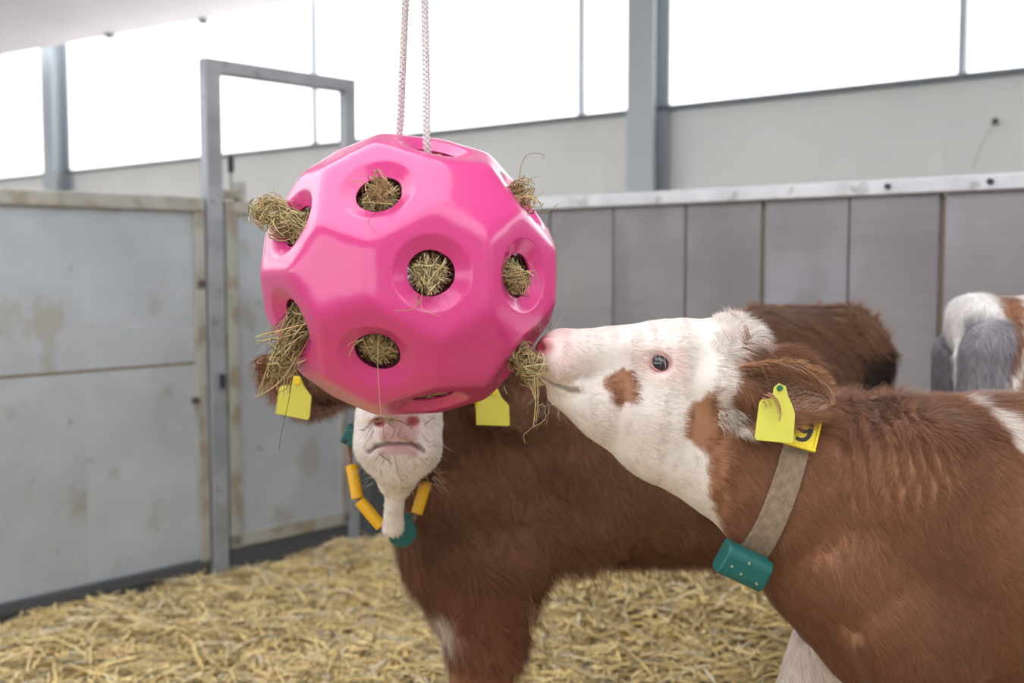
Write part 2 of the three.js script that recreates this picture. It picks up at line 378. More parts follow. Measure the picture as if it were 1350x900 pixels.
{
  const ball = thing('hay_ball', 'large pink plastic ball with round holes stuffed with hay hanging from a rope', 'hay ball', BALL.toArray());
  const NA = 96, parts = [], q = V(0, 0, 0);
  const dip = (r) => { const t = clamp((DISH - r) / (DISH - HOLE - 0.001)); return 0.0102 * (t < 0.25 ? 2 * t * t : t - 0.125) / 0.875; };
  const rows = [];
  for (let k = 0; k <= 6; k++) rows.push([1 - k / 6, -0.0045]);     // inner skin from the rim of the face to the hole
  rows.push([0, -0.0028], [0, -0.0012], [-0.02, -0.0004]);
  for (let k = 1; k <= 26; k++) rows.push([(k / 26), 0]);
  for (const f of faces) {
    const pos = [], ix = [];
    rows.forEach(([t, off], j) => {
      for (let a = 0; a < NA; a++) {
        const th = a / NA * 2 * Math.PI, m = ((th + Math.PI / 3) % (2 * Math.PI / 3)) - Math.PI / 3, edge = 0.38197 * HEX / Math.cos(m);
        let r;
        if (j > 9) { const s = t; r = s < 0.65 ? HOLE + (DISH + 0.004 - HOLE) * (s / 0.65) : mix(DISH + 0.004, edge, (s - 0.65) / 0.35); }
        else r = HOLE + t * (edge - HOLE) + (off === -0.0012 ? -0.0004 : off > -0.001 ? 0.0003 : 0);
        q.copy(f.n).multiplyScalar(HEX).addScaledVector(f.u, r * Math.cos(th)).addScaledVector(f.v, r * Math.sin(th)).normalize();
        q.multiplyScalar(hull(q) + (off < -0.004 ? off : 0)).addScaledVector(f.n, -dip(r) + (off < -0.004 ? 0 : off));
        pos.push(q.x, q.y, q.z);
        if (j) { const A = (j - 1) * NA + a, B = (j - 1) * NA + (a + 1) % NA; ix.push(A, A + NA, B, B, A + NA, B + NA); }
      }
    });
    const g = new THREE.BufferGeometry(); g.setAttribute('position', new THREE.Float32BufferAttribute(pos, 3)); g.setIndex(ix); parts.push(g);
  }
  let g = mergeVertices(mergeGeometries(parts), 1e-5); g.scale(1, SQUAT, 1); g.computeVertexNormals();
  part('shell', g, new THREE.MeshPhysicalMaterial({ color: 0xd33684, roughness: 0.3, clearcoat: 0.7, clearcoatRoughness: 0.12, specularIntensity: 1 }), ball);
}

// ---------------------------------------------------------------- hay in and out of the ball
const hayCol = () => {
  const b = rr(0.5, 1.45), k = rnd();
  const c = k < 0.45 ? [0.52, 0.40, 0.19] : k < 0.68 ? [0.38, 0.34, 0.15] : k < 0.9 ? [0.68, 0.56, 0.32] : [0.28, 0.16, 0.07];
  return c.map((x) => x * b);
};
const faceAt = (px, py) => {                                        // the hole seen nearest to a picture position
  let best = null, bd = 1e9;
  for (const f of faces) {
    const w = BALL.clone().addScaledVector(f.n, 0.1795);
    if (f.n.dot(V(0, EYE, 0).sub(BALL).normalize()) < -0.1) continue;
    const s = P(px, py, -w.z).distanceTo(w); if (s < bd) { bd = s; best = f; }
  }
  return best;
};
const onFace = (f, r, a, h) => { const p = V(0, 0, 0).addScaledVector(f.n, h).addScaledVector(f.u, r * Math.cos(a)).addScaledVector(f.v, r * Math.sin(a)); p.y *= SQUAT; return p.add(BALL); };
{
  const st = new Strands();
  for (let i = 0; i < 1500; i++) {                                  // filling just under the skin
    const d = V(gauss(), gauss(), gauss()).normalize(), t = V(gauss(), gauss(), gauss()).cross(d).normalize(), R = rr(0.125, 0.158), L = rr(0.03, 0.08), n = 4, pts = [];
    const ax = d.clone().cross(t), w = rr(-0.3, 0.3);
    for (let k = 0; k <= n; k++) { const s = (k / n - 0.5) * L / R; pts.push(d.clone().multiplyScalar(Math.cos(s)).addScaledVector(t, Math.sin(s)).addScaledVector(ax, w * s * s).normalize().multiplyScalar(R + 0.003 * gauss()).multiply(V(1, SQUAT, 1)).add(BALL)); }
    st.add(pts, rr(0.0006, 0.0012), hayCol());
  }
  for (const f of faces) {
    const front = f.n.z > -0.2, N = front ? 120 : 35;
    for (let i = 0; i < N; i++) {
      const R = 0.0275, a = rr(0, 6.28), b = a + Math.PI + rr(-1.3, 1.3), h = rr(0.158, 0.176), bow = rr(0, 0.008), ra = R * Math.sqrt(rnd()), rb = R * Math.sqrt(rr(0.3, 1));
      const A = onFace(f, ra, a, h), B = onFace(f, rb, b, h + rr(-0.006, 0.003)), C = A.clone().lerp(B, 0.5).addScaledVector(f.n, bow).add(V(0.004 * gauss(), 0.004 * gauss(), 0.004 * gauss()));
      st.add(bez(A, C, B, 5, 0.0006), rr(0.00055, 0.0011), hayCol());
    }
  }
  tag(part('hay_filling', st.build(), M.hay, scene), 'dry hay packed inside the pink ball and showing in its holes', 'hay', null, 'stuff');
}
// tufts that stick out of single holes
function tuft(at, label, make) {
  const f = faceAt(...at), st = new Strands();
  make(st, f);
  const o = part('hay_tuft', st.build(), M.hay, scene); o.name = numbered('hay_tuft');
  return tag(o, label, 'hay', 'hay tufts sticking out of the ball');
}
const bundle = (st, f, N, ends, Dz, sag, wob = 0.0012, thick = [0.0005, 0.0011]) => {
  for (let i = 0; i < N; i++) {
    const A = onFace(f, 0.026 * Math.sqrt(rnd()), rr(0, 6.28), rr(0.155, 0.176)), [x, y, sx, sy] = ends[Math.floor(rnd() * ends.length)];
    const B = P(x + sx * gauss(), y + sy * gauss(), Dz + 0.018 * gauss()), k = rr(0.35, 0.65);
    const C = A.clone().lerp(B, k).addScaledVector(f.n, sag + 0.014 * gauss()).add(V(0.006 * gauss(), 0.008 * gauss(), 0.006 * gauss()));
    st.add(bez(A, C, B, 8, wob), rr(...thick), hayCol());
  }
};
const curl = (st, cx, cy, D, R, N) => {                             // a tangled knot of bent stems
  for (let i = 0; i < N; i++) {
    const c = P(cx, cy, D).add(V(gauss() * R * 0.55, gauss() * R * 0.5, gauss() * R * 0.5)), r = rr(0.006, 0.02), e1 = V(gauss(), gauss(), gauss()).normalize(), e2 = V(gauss(), gauss(), gauss()).cross(e1).normalize(), a0 = rr(0, 6.28), da = rr(1.2, 3.4), pts = [];
    for (let k = 0; k <= 7; k++) { const a = a0 + da * k / 7; pts.push(c.clone().addScaledVector(e1, r * Math.cos(a) + 0.001 * gauss()).addScaledVector(e2, r * Math.sin(a) + 0.001 * gauss())); }
    st.add(pts, rr(0.0005, 0.001), hayCol());
  }
};
const line = (st, pts, D, r, col) => { const w = pts.map(([x, y, z = 0]) => P(x, y, D - z)); st.add(new THREE.CatmullRomCurve3(w).getPoints(pts.length * 3), r, col ?? lin(0xa89468), 0.6); };
tuft([385, 292], 'bushy tuft of hay sticking out of the upper left hole', (st, f) => {
  bundle(st, f, 60, [[362, 285, 16, 16], [345, 280, 9, 12], [372, 266, 12, 8], [378, 310, 14, 10]], 1.52, 0.012, 0.002);
  bundle(st, f, 22, [[334, 284, 5, 9], [352, 264, 8, 4], [372, 318, 10, 6]], 1.52, 0.01);
  curl(st, 366, 284, 1.52, 0.03, 230); curl(st, 352, 279, 1.51, 0.02, 120); curl(st, 386, 296, 1.5, 0.024, 150); curl(st, 376, 300, 1.49, 0.02, 70);
});
tuft([393, 424], 'long bunch of hay hanging down from the lower left hole of the pink ball', (st, f) => {
  bundle(st, f, 60, [[374, 475, 16, 16], [388, 462, 12, 16], [360, 500, 14, 12]], 1.49, 0.014, 0.0016, [0.0006, 0.0014]);
  bundle(st, f, 32, [[345, 517, 10, 6], [338, 450, 6, 10], [372, 520, 10, 8], [352, 445, 8, 10]], 1.49, 0.012, 0.0009);
  curl(st, 382, 458, 1.48, 0.028, 90); curl(st, 396, 428, 1.49, 0.018, 80); curl(st, 371, 478, 1.48, 0.022, 60);
  line(st, [[392, 470], [372, 500], [345, 520], [337, 523]], 1.47, 0.0016);
  line(st, [[386, 495], [380, 530], [370, 575], [368, 592]], 1.5, 0.0006, lin(0x5d5038));
  line(st, [[384, 500], [377, 512], [368, 517]], 1.5, 0.0008);
});
tuft([680, 260], 'small tuft of hay with thin curled stems at the upper right hole', (st, f) => {
  bundle(st, f, 70, [[686, 250, 8, 9], [692, 266, 7, 9], [680, 240, 6, 6]], 1.5, 0.004);
  curl(st, 685, 256, 1.505, 0.018, 110); curl(st, 692, 270, 1.5, 0.012, 40);
  line(st, [[684, 240], [688, 215], [697, 203], [716, 204], [717, 210]], 1.5, 0.0008);
  line(st, [[690, 262], [702, 276], [722, 279], [736, 268]], 1.5, 0.0008);
  line(st, [[688, 246], [700, 235], [710, 232]], 1.5, 0.0006);
  line(st, [[722, 300], [734, 330], [733, 380], [727, 398]], 1.53, 0.0006);
  line(st, [[740, 345], [752, 358], [758, 380], [763, 405]], 1.5, 0.0005);
});
tuft([687, 470], 'wad of hay at the lower right hole touching the mouth of the calf', (st, f) => {
  bundle(st, f, 110, [[702, 476, 7, 10], [705, 492, 6, 9], [694, 495, 8, 9], [690, 460, 6, 8]], 1.475, 0.008);
  bundle(st, f, 18, [[706, 515, 5, 10], [712, 505, 4, 8]], 1.465, 0.006);
  curl(st, 692, 474, 1.485, 0.02, 120); curl(st, 704, 486, 1.475, 0.014, 60);
  line(st, [[704, 495], [706, 530], [703, 562]], 1.46, 0.0013, lin(0xc2ad78));
  line(st, [[708, 498], [709, 535], [706, 556]], 1.46, 0.0012, lin(0xb49c66));
  line(st, [[705, 560], [696, 568], [690, 574], [692, 584]], 1.46, 0.0007);
  line(st, [[708, 536], [715, 533], [720, 538]], 1.46, 0.0007); line(st, [[703, 563], [712, 558], [720, 552]], 1.46, 0.0007);
  line(st, [[664, 509], [668, 519]], 1.45, 0.0008);
});
tuft([563, 360], 'hay in the middle hole of the pink ball with two stems drooping below', (st, f) => {
  bundle(st, f, 40, [[563, 378, 14, 5], [566, 388, 10, 5], [588, 362, 4, 10]], 1.37, 0.004);
  line(st, [[548, 388], [550, 404], [534, 409], [520, 409]], 1.362, 0.0007, lin(0xb9906c)); line(st, [[556, 390], [556, 406], [568, 413], [580, 417]], 1.36, 0.0008, lin(0xb9906c));
  line(st, [[549, 402], [556, 393], [556, 382]], 1.362, 0.0007);
});
tuft([497, 466], 'hay in the lower middle hole of the pink ball with one long stem hanging', (st, f) => {
  bundle(st, f, 26, [[490, 452, 10, 4], [510, 460, 8, 6]], 1.395, 0.003);
  line(st, [[499, 442], [498, 480], [500, 520], [502, 549]], 1.388, 0.0008, lin(0xb79c72));
  line(st, [[478, 446], [466, 456], [460, 470]], 1.395, 0.001, lin(0xb9a075)); line(st, [[480, 448], [462, 452], [458, 456]], 1.395, 0.0007);
});
tuft([500, 250], 'hay in the upper middle hole of the pink ball with loose ends above', (st, f) => {
  bundle(st, f, 40, [[492, 232, 9, 4], [505, 236, 10, 5], [482, 250, 5, 8], [498, 222, 6, 5]], 1.39, 0.004);
  line(st, [[480, 240], [470, 239], [462, 240]], 1.385, 0.0007); line(st, [[496, 280], [485, 292], [496, 306]], 1.375, 0.0005, lin(0x9c5c66));
});
tuft([682, 362], 'hay in the right hole of the pink ball with short ends at its rim', (st, f) => {
  bundle(st, f, 50, [[696, 375, 5, 8], [690, 388, 8, 4], [700, 362, 5, 8], [668, 372, 6, 8]], 1.43, 0.005);
  line(st, [[668, 352], [672, 335], [675, 318]], 1.43, 0.0006); line(st, [[668, 363], [656, 364], [650, 364]], 1.43, 0.0006);
  line(st, [[698, 345], [712, 372], [716, 395]], 1.44, 0.0005);
});
// ---------------------------------------------------------------- rope
{
  const rope = thing('hanging_rope', 'white braided rope holding the pink ball on two strands', 'rope', [BALL.x, 0, BALL.z]), white = std({ color: 0xdcd6d6, roughness: 0.85 });
  const topAt = P(549, -420, 1.567), O = V(BALL.x, 0, BALL.z);
  const braid = (path) => {
    const len = path.getLength(), n = Math.round(len / 0.0032), geos = [];
    const { tangents, normals, binormals } = path.computeFrenetFrames(n, false), pts = path.getSpacedPoints(n);
    for (let c = 0; c < 8; c++) {
      const dir = c % 2 ? 1 : -1, ph = Math.floor(c / 2) / 4 * 2 * Math.PI + (c % 2 ? 0.4 : 0), cur = pts.map((p, i) => {
        const s = i * len / n, a = ph + dir * s * 2 * Math.PI / 0.026, r = 0.0036 + 0.0008 * dir * Math.sin(4 * (s * 2 * Math.PI / 0.026));
        return p.clone().addScaledVector(normals[i], r * Math.cos(a)).addScaledVector(binormals[i], r * Math.sin(a)).sub(O);
      });
      const q = new Strands(); q.add(cur, 0.0021, [1, 1, 1], 1); geos.push(q.build());
    }
    const core = new THREE.TubeGeometry(path, Math.round(n / 4), 0.0036, 8); core.translate(-O.x, -O.y, -O.z); core.deleteAttribute('uv'); core.setAttribute('color', new THREE.Float32BufferAttribute(new Float32Array(core.attributes.position.count * 3).fill(1), 3));
    return mergeGeometries([...geos, core]);
  };
  const g = faceAt(578, 203), hole = onFace(g, 0, 0, 0.15);
  const back = faces.slice().sort((a, b) => b.n.y - 0.4 * b.n.z - (a.n.y - 0.4 * a.n.z)).find((f) => f.n.z < 0 && f.n.x < 0.2);
  const rear = P(527, 172, 1.62), rearIn = onFace(back, 0, 0, 0.16);
  part('strand', braid(new THREE.CatmullRomCurve3([hole, P(563.5, 196, 1.5), P(562, 100, 1.52), P(560, 0, 1.535), topAt])), white, rope);
  part('strand', braid(new THREE.CatmullRomCurve3([rearIn, rear, P(531, 90, 1.61), P(535, 0, 1.6), topAt])), white, rope);
  const hang = thing('steel_hook', 'steel ring and rod carrying the rope above the pink ball', 'hook', [topAt.x, topAt.y, topAt.z]);
  part('ring', new THREE.TorusGeometry(0.02, 0.004, 8, 24).translate(0, 0.012, 0), M.darkSteel, hang);
  part('rod', new THREE.CylinderGeometry(0.006, 0.006, 3.2 - topAt.y, 10).translate(0, (3.2 - topAt.y) / 2 + 0.03, 0), M.darkSteel, hang);
}

// ================================================================ SKIN: a smooth field of limbs, meshed
class Field {
  constructor() { this.a = []; }
  // limb from A to B with a radius at either end; s squeezes the cross-section across the body (z)
  limb(A, B, ra, rb, { k = 0.02, s = 1, sub = false } = {}) { this.a.push({ t: 0, A, B, ra, rb, k, s, sub }); return this; }
  egg(C, R, { k = 0.02, rot = 0, sub = false } = {}) { this.a.push({ t: 1, A: C, R, k, c: Math.cos(rot), n: Math.sin(rot), sub }); return this; }
  one(q, x, y, z) {
    if (q.t === 0) {
      const s = q.s, ax = q.A.x, ay = q.A.y, az = q.A.z / s, bx = q.B.x - ax, by = q.B.y - ay, bz = q.B.z / s - az, px = x - ax, py = y - ay, pz = z / s - az;
      const bb = bx * bx + by * by + bz * bz, h = bb > 0 ? Math.min(1, Math.max(0, (px * bx + py * by + pz * bz) / bb)) : 0;
      const dx = px - bx * h, dy = py - by * h, dz = pz - bz * h, l = Math.sqrt(dx * dx + dy * dy + dz * dz) || 1e-9;
      const d = l - (q.ra + (q.rb - q.ra) * h);
      return s === 1 ? d : d * Math.sqrt((dx * dx + dy * dy + dz * dz * s * s)) / l;
    }
    const X = x - q.A.x, Y = y - q.A.y, Z = z - q.A.z, u = X * q.c + Y * q.n, v = -X * q.n + Y * q.c, R = q.R;
    const k0 = Math.sqrt((u / R[0]) ** 2 + (v / R[1]) ** 2 + (Z / R[2]) ** 2), k1 = Math.sqrt((u / R[0] ** 2) ** 2 + (v / R[1] ** 2) ** 2 + (Z / R[2] ** 2) ** 2);
    return k1 < 1e-9 ? -Math.min(...R) : k0 * (k0 - 1) / k1;
  }
  at(x, y, z, list = this.a) {
    let d = 1e3;
    for (const q of list) {
      const e = this.one(q, x, y, z), k = q.k;
      if (q.sub) { const h = Math.max(k - Math.abs(d + e), 0) / k; d = Math.max(d, -e) + h * h * k * 0.25; }
      else { const h = Math.max(k - Math.abs(d - e), 0) / k; d = Math.min(d, e) - h * h * k * 0.25; }
    }
    return d;
  }
  normal(x, y, z, list = this.a, e = 0.0015) {
    const n = V(this.at(x + e, y, z, list) - this.at(x - e, y, z, list), this.at(x, y + e, z, list) - this.at(x, y - e, z, list), this.at(x, y, z + e, list) - this.at(x, y, z - e, list));
    return n.normalize();
  }
  // first point of the skin on a ray, or null
  ray(o, d, far = 6) {
    let t = 0; const p = V(0, 0, 0);
    for (let i = 0; i < 400 && t < far; i++) { p.copy(o).addScaledVector(d, t); const f = this.at(p.x, p.y, p.z); if (f < 0.0004) return p; t += Math.max(0.0006, f * 0.7); }
    return null;
  }
  mesh(lo, hi, cell, bump) {
    const B = 8, nb = [0, 1, 2].map((i) => Math.ceil((hi[i] - lo[i]) / (cell * B))), half = cell * B * 0.5 * 1.7321, SX = nb[0] * B + 2, SY = nb[1] * B + 2;
    const pos = [], ids = new Map(), blocks = [], N = B + 1, key = (i, j, k) => (k * SY + j) * SX + i;
    for (let bk = 0; bk < nb[2]; bk++) for (let bj = 0; bj < nb[1]; bj++) for (let bi = 0; bi < nb[0]; bi++) {
      const cx = lo[0] + (bi + 0.5) * B * cell, cy = lo[1] + (bj + 0.5) * B * cell, cz = lo[2] + (bk + 0.5) * B * cell;
      const d0 = this.at(cx, cy, cz);
      if (Math.abs(d0) > half * 1.5 + 0.03) continue;
      const ds = this.a.map((q) => this.one(q, cx, cy, cz)); let least = 1e3; this.a.forEach((q, i) => { if (!q.sub) least = Math.min(least, ds[i]); });
      const list = this.a.filter((q, i) => q.sub ? ds[i] < half * 1.5 + q.k : ds[i] < least + 2.4 * half + q.k * 1.5);
      const v = new Float32Array(N * N * N); let neg = 0;
      for (let k = 0; k < N; k++) for (let j = 0; j < N; j++) for (let i = 0; i < N; i++) { const f = this.at(lo[0] + (bi * B + i) * cell, lo[1] + (bj * B + j) * cell, lo[2] + (bk * B + k) * cell, list); v[(k * N + j) * N + i] = f; if (f < 0) neg++; }
      if (neg === 0 || neg === N * N * N) continue;
      blocks.push([bi, bj, bk, v]);
      for (let k = 0; k < B; k++) for (let j = 0; j < B; j++) for (let i = 0; i < B; i++) {
        const c = []; let m = 0;
        for (let q = 0; q < 8; q++) { const f = v[((k + (q >> 2)) * N + j + ((q >> 1) & 1)) * N + i + (q & 1)]; c.push(f); if (f < 0) m |= 1 << q; }
        if (m === 0 || m === 255) continue;
        let sx = 0, sy = 0, sz = 0, n = 0;
        for (let q = 0; q < 8; q++) for (const b of [1, 2, 4]) { const r = q | b; if (r === q || ((m >> q) & 1) === ((m >> r) & 1)) continue; const t = c[q] / (c[q] - c[r]); sx += (q & 1) + (b === 1 ? t : 0); sy += ((q >> 1) & 1) + (b === 2 ? t : 0); sz += (q >> 2) + (b === 4 ? t : 0); n++; }
        let x = lo[0] + (bi * B + i + sx / n) * cell, y = lo[1] + (bj * B + j + sy / n) * cell, z = lo[2] + (bk * B + k + sz / n) * cell;
        const g = this.normal(x, y, z, list), f = this.at(x, y, z, list) - (bump ? bump(x, y, z, g) : 0), w = clamp(f, -cell, cell);
        ids.set(key(bi * B + i, bj * B + j, bk * B + k), pos.length / 3);
        pos.push(x - g.x * w, y - g.y * w, z - g.z * w);
      }
    }
    const ix = [], quad = (a, b, c, d, flip) => { if (a === undefined || b === undefined || c === undefined || d === undefined) return; flip ? ix.push(a, c, b, b, c, d) : ix.push(a, b, c, b, d, c); };
    for (const [bi, bj, bk, v] of blocks) for (let k = 0; k < B; k++) for (let j = 0; j < B; j++) for (let i = 0; i < B; i++) {
      const I = bi * B + i, J = bj * B + j, K = bk * B + k, s = v[(k * N + j) * N + i] < 0, at = (a, b, c) => ids.get(key(a, b, c));
      if (s !== (v[(k * N + j) * N + i + 1] < 0)) quad(at(I, J - 1, K - 1), at(I, J, K - 1), at(I, J - 1, K), at(I, J, K), !s);
      if (s !== (v[(k * N + j + 1) * N + i] < 0)) quad(at(I - 1, J, K - 1), at(I - 1, J, K), at(I, J, K - 1), at(I, J, K), !s);
      if (s !== (v[((k + 1) * N + j) * N + i] < 0)) quad(at(I - 1, J - 1, K), at(I, J - 1, K), at(I - 1, J, K), at(I, J, K), !s);
    }
    const g = new THREE.BufferGeometry(); g.setAttribute('position', new THREE.Float32BufferAttribute(pos, 3)); g.setIndex(ix); g.computeVertexNormals();
    return g;
  }
}
// a closed ear from stations [upper rim, middle, lower rim]; the thickness lies behind it
function earShape(stations, thick, back, NU = 40, NV = 22) {
  const cu = [0, 1, 2].map((j) => new THREE.CatmullRomCurve3(stations.map((s) => s[j]))), front = [], rear = [];
  for (let i = 0; i <= NU; i++) {
    const t = i / NU, [a, m, b] = cu.map((c) => c.getPoint(t));
    for (let j = 0; j <= NV; j++) {
      const w = j / NV * 2 - 1, p = V(0, 0, 0).addScaledVector(a, w * (w - 1) / 2).addScaledVector(m, 1 - w * w).addScaledVector(b, w * (w + 1) / 2);
      front.push(p); rear.push(p.clone().addScaledVector(back, 0.0012 + thick * Math.sqrt(Math.max(0, 1 - w * w)) * (1 - 0.75 * t)));
    }
  }
  const pos = [], ix = [], n = front.length, C = NV + 1;
  for (const p of [...front, ...rear]) pos.push(p.x, p.y, p.z);
  for (let i = 0; i < NU; i++) for (let j = 0; j < NV; j++) { const a = i * C + j; ix.push(a, a + 1, a + C, a + 1, a + C + 1, a + C); ix.push(n + a, n + a + C, n + a + 1, n + a + 1, n + a + C, n + a + C + 1); }
  for (let i = 0; i < NU; i++) for (const [j, f] of [[0, 1], [NV, 0]]) { const a = i * C + j, b = a + C; f ? ix.push(a, b, n + a, b, n + b, n + a) : ix.push(a, n + a, b, b, n + a, n + b); }
  for (let j = 0; j < NV; j++) for (const [i, f] of [[0, 0], [NU, 1]]) { const a = i * C + j, b = a + 1; f ? ix.push(a, b, n + a, b, n + b, n + a) : ix.push(a, n + a, b, b, n + a, n + b); }
  const g = new THREE.BufferGeometry(); g.setAttribute('position', new THREE.Float32BufferAttribute(pos, 3)); g.setIndex(ix); g.computeVertexNormals();
  return g;
}
function paint(g, fn) {
  const p = g.attributes.position, n = g.attributes.normal, c = new Float32Array(p.count * 3);
  for (let i = 0; i < p.count; i++) { const k = fn(p.getX(i), p.getY(i), p.getZ(i), n.getX(i), n.getY(i), n.getZ(i)); c[i * 3] = k[0]; c[i * 3 + 1] = k[1]; c[i * 3 + 2] = k[2]; }
  g.setAttribute('color', new THREE.BufferAttribute(c, 3));
  return g;
}
// a tapered, bent hair blade of unit length along y, lying over towards -z
const hairBlade = (() => {
  const p = [], ix = [], m = 3;
  for (let j = 0; j <= m; j++) { const t = j / m, w = 0.5 * (1 - 0.85 * t * t), z = -0.1 * t * t; p.push(-w, t, z, w, t, z); if (j) { const a = (j - 1) * 2; ix.push(a, a + 1, a + 2, a + 1, a + 3, a + 2); } }
  const g = new THREE.BufferGeometry(); g.setAttribute('position', new THREE.Float32BufferAttribute(p, 3)); g.setIndex(ix); g.computeVertexNormals();
  return g;
})();
const hairMat = new THREE.MeshPhysicalMaterial({ color: 0xffffff, roughness: 0.9, transmission: 0.45, thickness: 0, specularIntensity: 0.5 });
// a coat of hairs on a skin: weight(p) how dense, flow(p) where they point, look(p) = [length, lift, wave, colour]
function coat(skin, N, parent, weight, flow, look, width = 0.00055) {
  const P_ = skin.attributes.position, Nn = skin.attributes.normal, I = skin.index.array, T = I.length / 3, sum = new Float64Array(T);
  const a = V(0, 0, 0), b = V(0, 0, 0), c = V(0, 0, 0), n = V(0, 0, 0), p = V(0, 0, 0), e = V(0, 0, 0); let s = 0;
  for (let t = 0; t < T; t++) {
    a.fromBufferAttribute(P_, I[t * 3]); b.fromBufferAttribute(P_, I[t * 3 + 1]); c.fromBufferAttribute(P_, I[t * 3 + 2]);
    p.copy(a).add(b).add(c).divideScalar(3); n.fromBufferAttribute(Nn, I[t * 3]);
    s += e.copy(b).sub(a).cross(c.sub(a)).length() * weight(p, n); sum[t] = s;
  }
  const im = shade(new THREE.InstancedMesh(hairBlade, hairMat, N)); im.name = 'coat_hair'; im.userData.kind = 'stuff'; parent.add(im);
  const m = new THREE.Matrix4(), f = V(0, 0, 0), x = V(0, 0, 0), z = V(0, 0, 0), col = new THREE.Color();
  for (let h = 0; h < N; h++) {
    const want = (h + rnd()) / N * s; let l = 0, r = T - 1; while (l < r) { const q = (l + r) >> 1; sum[q] < want ? l = q + 1 : r = q; }
    const i = [I[l * 3], I[l * 3 + 1], I[l * 3 + 2]]; let u = rnd(), v = rnd(); if (u + v > 1) { u = 1 - u; v = 1 - v; }
    a.fromBufferAttribute(P_, i[0]); b.fromBufferAttribute(P_, i[1]); c.fromBufferAttribute(P_, i[2]);
    p.copy(a).multiplyScalar(1 - u - v).addScaledVector(b, u).addScaledVector(c, v);
    n.set(0, 0, 0); a.fromBufferAttribute(Nn, i[0]); n.addScaledVector(a, 1 - u - v); a.fromBufferAttribute(Nn, i[1]); n.addScaledVector(a, u); a.fromBufferAttribute(Nn, i[2]); n.addScaledVector(a, v); n.normalize();
    const [len, lift, wave, rgb] = look(p, n);
    flow(p, n, f); f.addScaledVector(n, -f.dot(n)); if (f.lengthSq() < 1e-6) f.set(1, 0, 0).addScaledVector(n, -n.x); f.normalize();
    x.crossVectors(f, n).normalize();
    const w = wave * (noise(p.x * 22, p.y * 22, p.z * 22 + 5) * 1.6 + noise(p.x * 70, p.y * 70, p.z * 70) * 0.6) + gauss() * 0.13;
    f.multiplyScalar(Math.cos(w)).addScaledVector(x, Math.sin(w)).normalize();
    const up = lift * rr(0.6, 1.3); f.multiplyScalar(Math.cos(up)).addScaledVector(n, Math.sin(up));
    x.crossVectors(f, n).normalize(); z.crossVectors(x, f);
    const L = len * rr(0.7, 1.25), W = width * rr(0.7, 1.3); p.addScaledVector(n, -0.0006);
    m.makeBasis(x.multiplyScalar(W), f.multiplyScalar(L), z.multiplyScalar(L)); m.setPosition(p); im.setMatrixAt(h, m);
    const g = rr(0.68, 1.35); im.setColorAt(h, col.setRGB(rgb[0] * g, rgb[1] * g, rgb[2] * g));
  }
  return im;
}
const inPoly = (poly, x, y) => { let c = false; for (let i = 0, j = poly.length - 1; i < poly.length; j = i++) { const [a, b] = poly[i], [d, e] = poly[j]; if ((b > y) !== (e > y) && x < (d - a) * (y - b) / (e - b) + a) c = !c; } return c; };
const polyDist = (poly, x, y) => { let m = 1e9; for (let i = 0, j = poly.length - 1; i < poly.length; j = i++) { const [a, b] = poly[j], [c, d] = poly[i], u = c - a, v = d - b, t = clamp(((x - a) * u + (y - b) * v) / (u * u + v * v)); m = Math.min(m, Math.hypot(x - a - u * t, y - b - v * t)); } return inPoly(poly, x, y) ? -m : m; };
// a flat band around a limb of the field: plane through C spanned by U and Wd, band axis A
function band(field, C, U, Wd, A, half, off, thick, from = 0, to = 2 * Math.PI, n = 96) {
  const outer = [], d = V(0, 0, 0), o = V(0, 0, 0), rad = [];
  for (let i = 0; i <= n; i++) {
    const a = from + (to - from) * i / n; d.copy(U).multiplyScalar(Math.cos(a)).addScaledVector(Wd, Math.sin(a));
    const row = [];
    for (const s of [-1, 0, 1]) { o.copy(C).addScaledVector(A, s * half); let t = 0.01; for (let k = 0; k < 300; k++) { const p = o.clone().addScaledVector(d, t), f = field.at(p.x, p.y, p.z); if (f > -0.0003) break; t += Math.max(0.0008, -f * 0.8); } row.push(t); }
    rad.push(row);
  }
  for (let it = 0; it < 4; it++) for (let i = 1; i < n; i++) for (let s = 0; s < 3; s++) rad[i][s] = Math.max(rad[i][s], (rad[i - 1][s] + rad[i + 1][s]) / 2);
  const pos = [], uv = [], ix = []; let run = 0, last = null;
  for (let i = 0; i <= n; i++) {
    const a = from + (to - from) * i / n; d.copy(U).multiplyScalar(Math.cos(a)).addScaledVector(Wd, Math.sin(a));
    const mid = C.clone().addScaledVector(d, rad[i][1]); if (last) run += mid.distanceTo(last); last = mid;
    const ring = [[-1, off], [-1, off + thick], [0, off + thick * 1.1], [1, off + thick], [1, off], [0, off]];
    ring.forEach(([s, h]) => { const p = C.clone().addScaledVector(A, s * half).addScaledVector(d, rad[i][s + 1] + h); pos.push(p.x, p.y, p.z); uv.push(s * half, run); });
    outer.push({ p: mid.clone().addScaledVector(d, off + thick), d: d.clone(), a });
    if (i) for (let j = 0; j < 6; j++) { const q = (i - 1) * 6 + j, r = (i - 1) * 6 + (j + 1) % 6; ix.push(q, q + 6, r, r, q + 6, r + 6); }
  }
  const g = new THREE.BufferGeometry(); g.setAttribute('position', new THREE.Float32BufferAttribute(pos, 3)); g.setAttribute('uv', new THREE.Float32BufferAttribute(uv, 2)); g.setIndex(ix); g.computeVertexNormals();
  return { g, outer };
}
// outline in metres, rounded, as a thin plate facing +z
function plate(pts, depth, bevel = 0.001) {
  const g = new THREE.ExtrudeGeometry(new THREE.Shape(pts.map(([x, y]) => new THREE.Vector2(x, y))), { depth, bevelEnabled: true, bevelSize: bevel, bevelThickness: bevel, bevelSegments: 2, curveSegments: 8 });
  g.translate(0, 0, -depth / 2); return g;
}

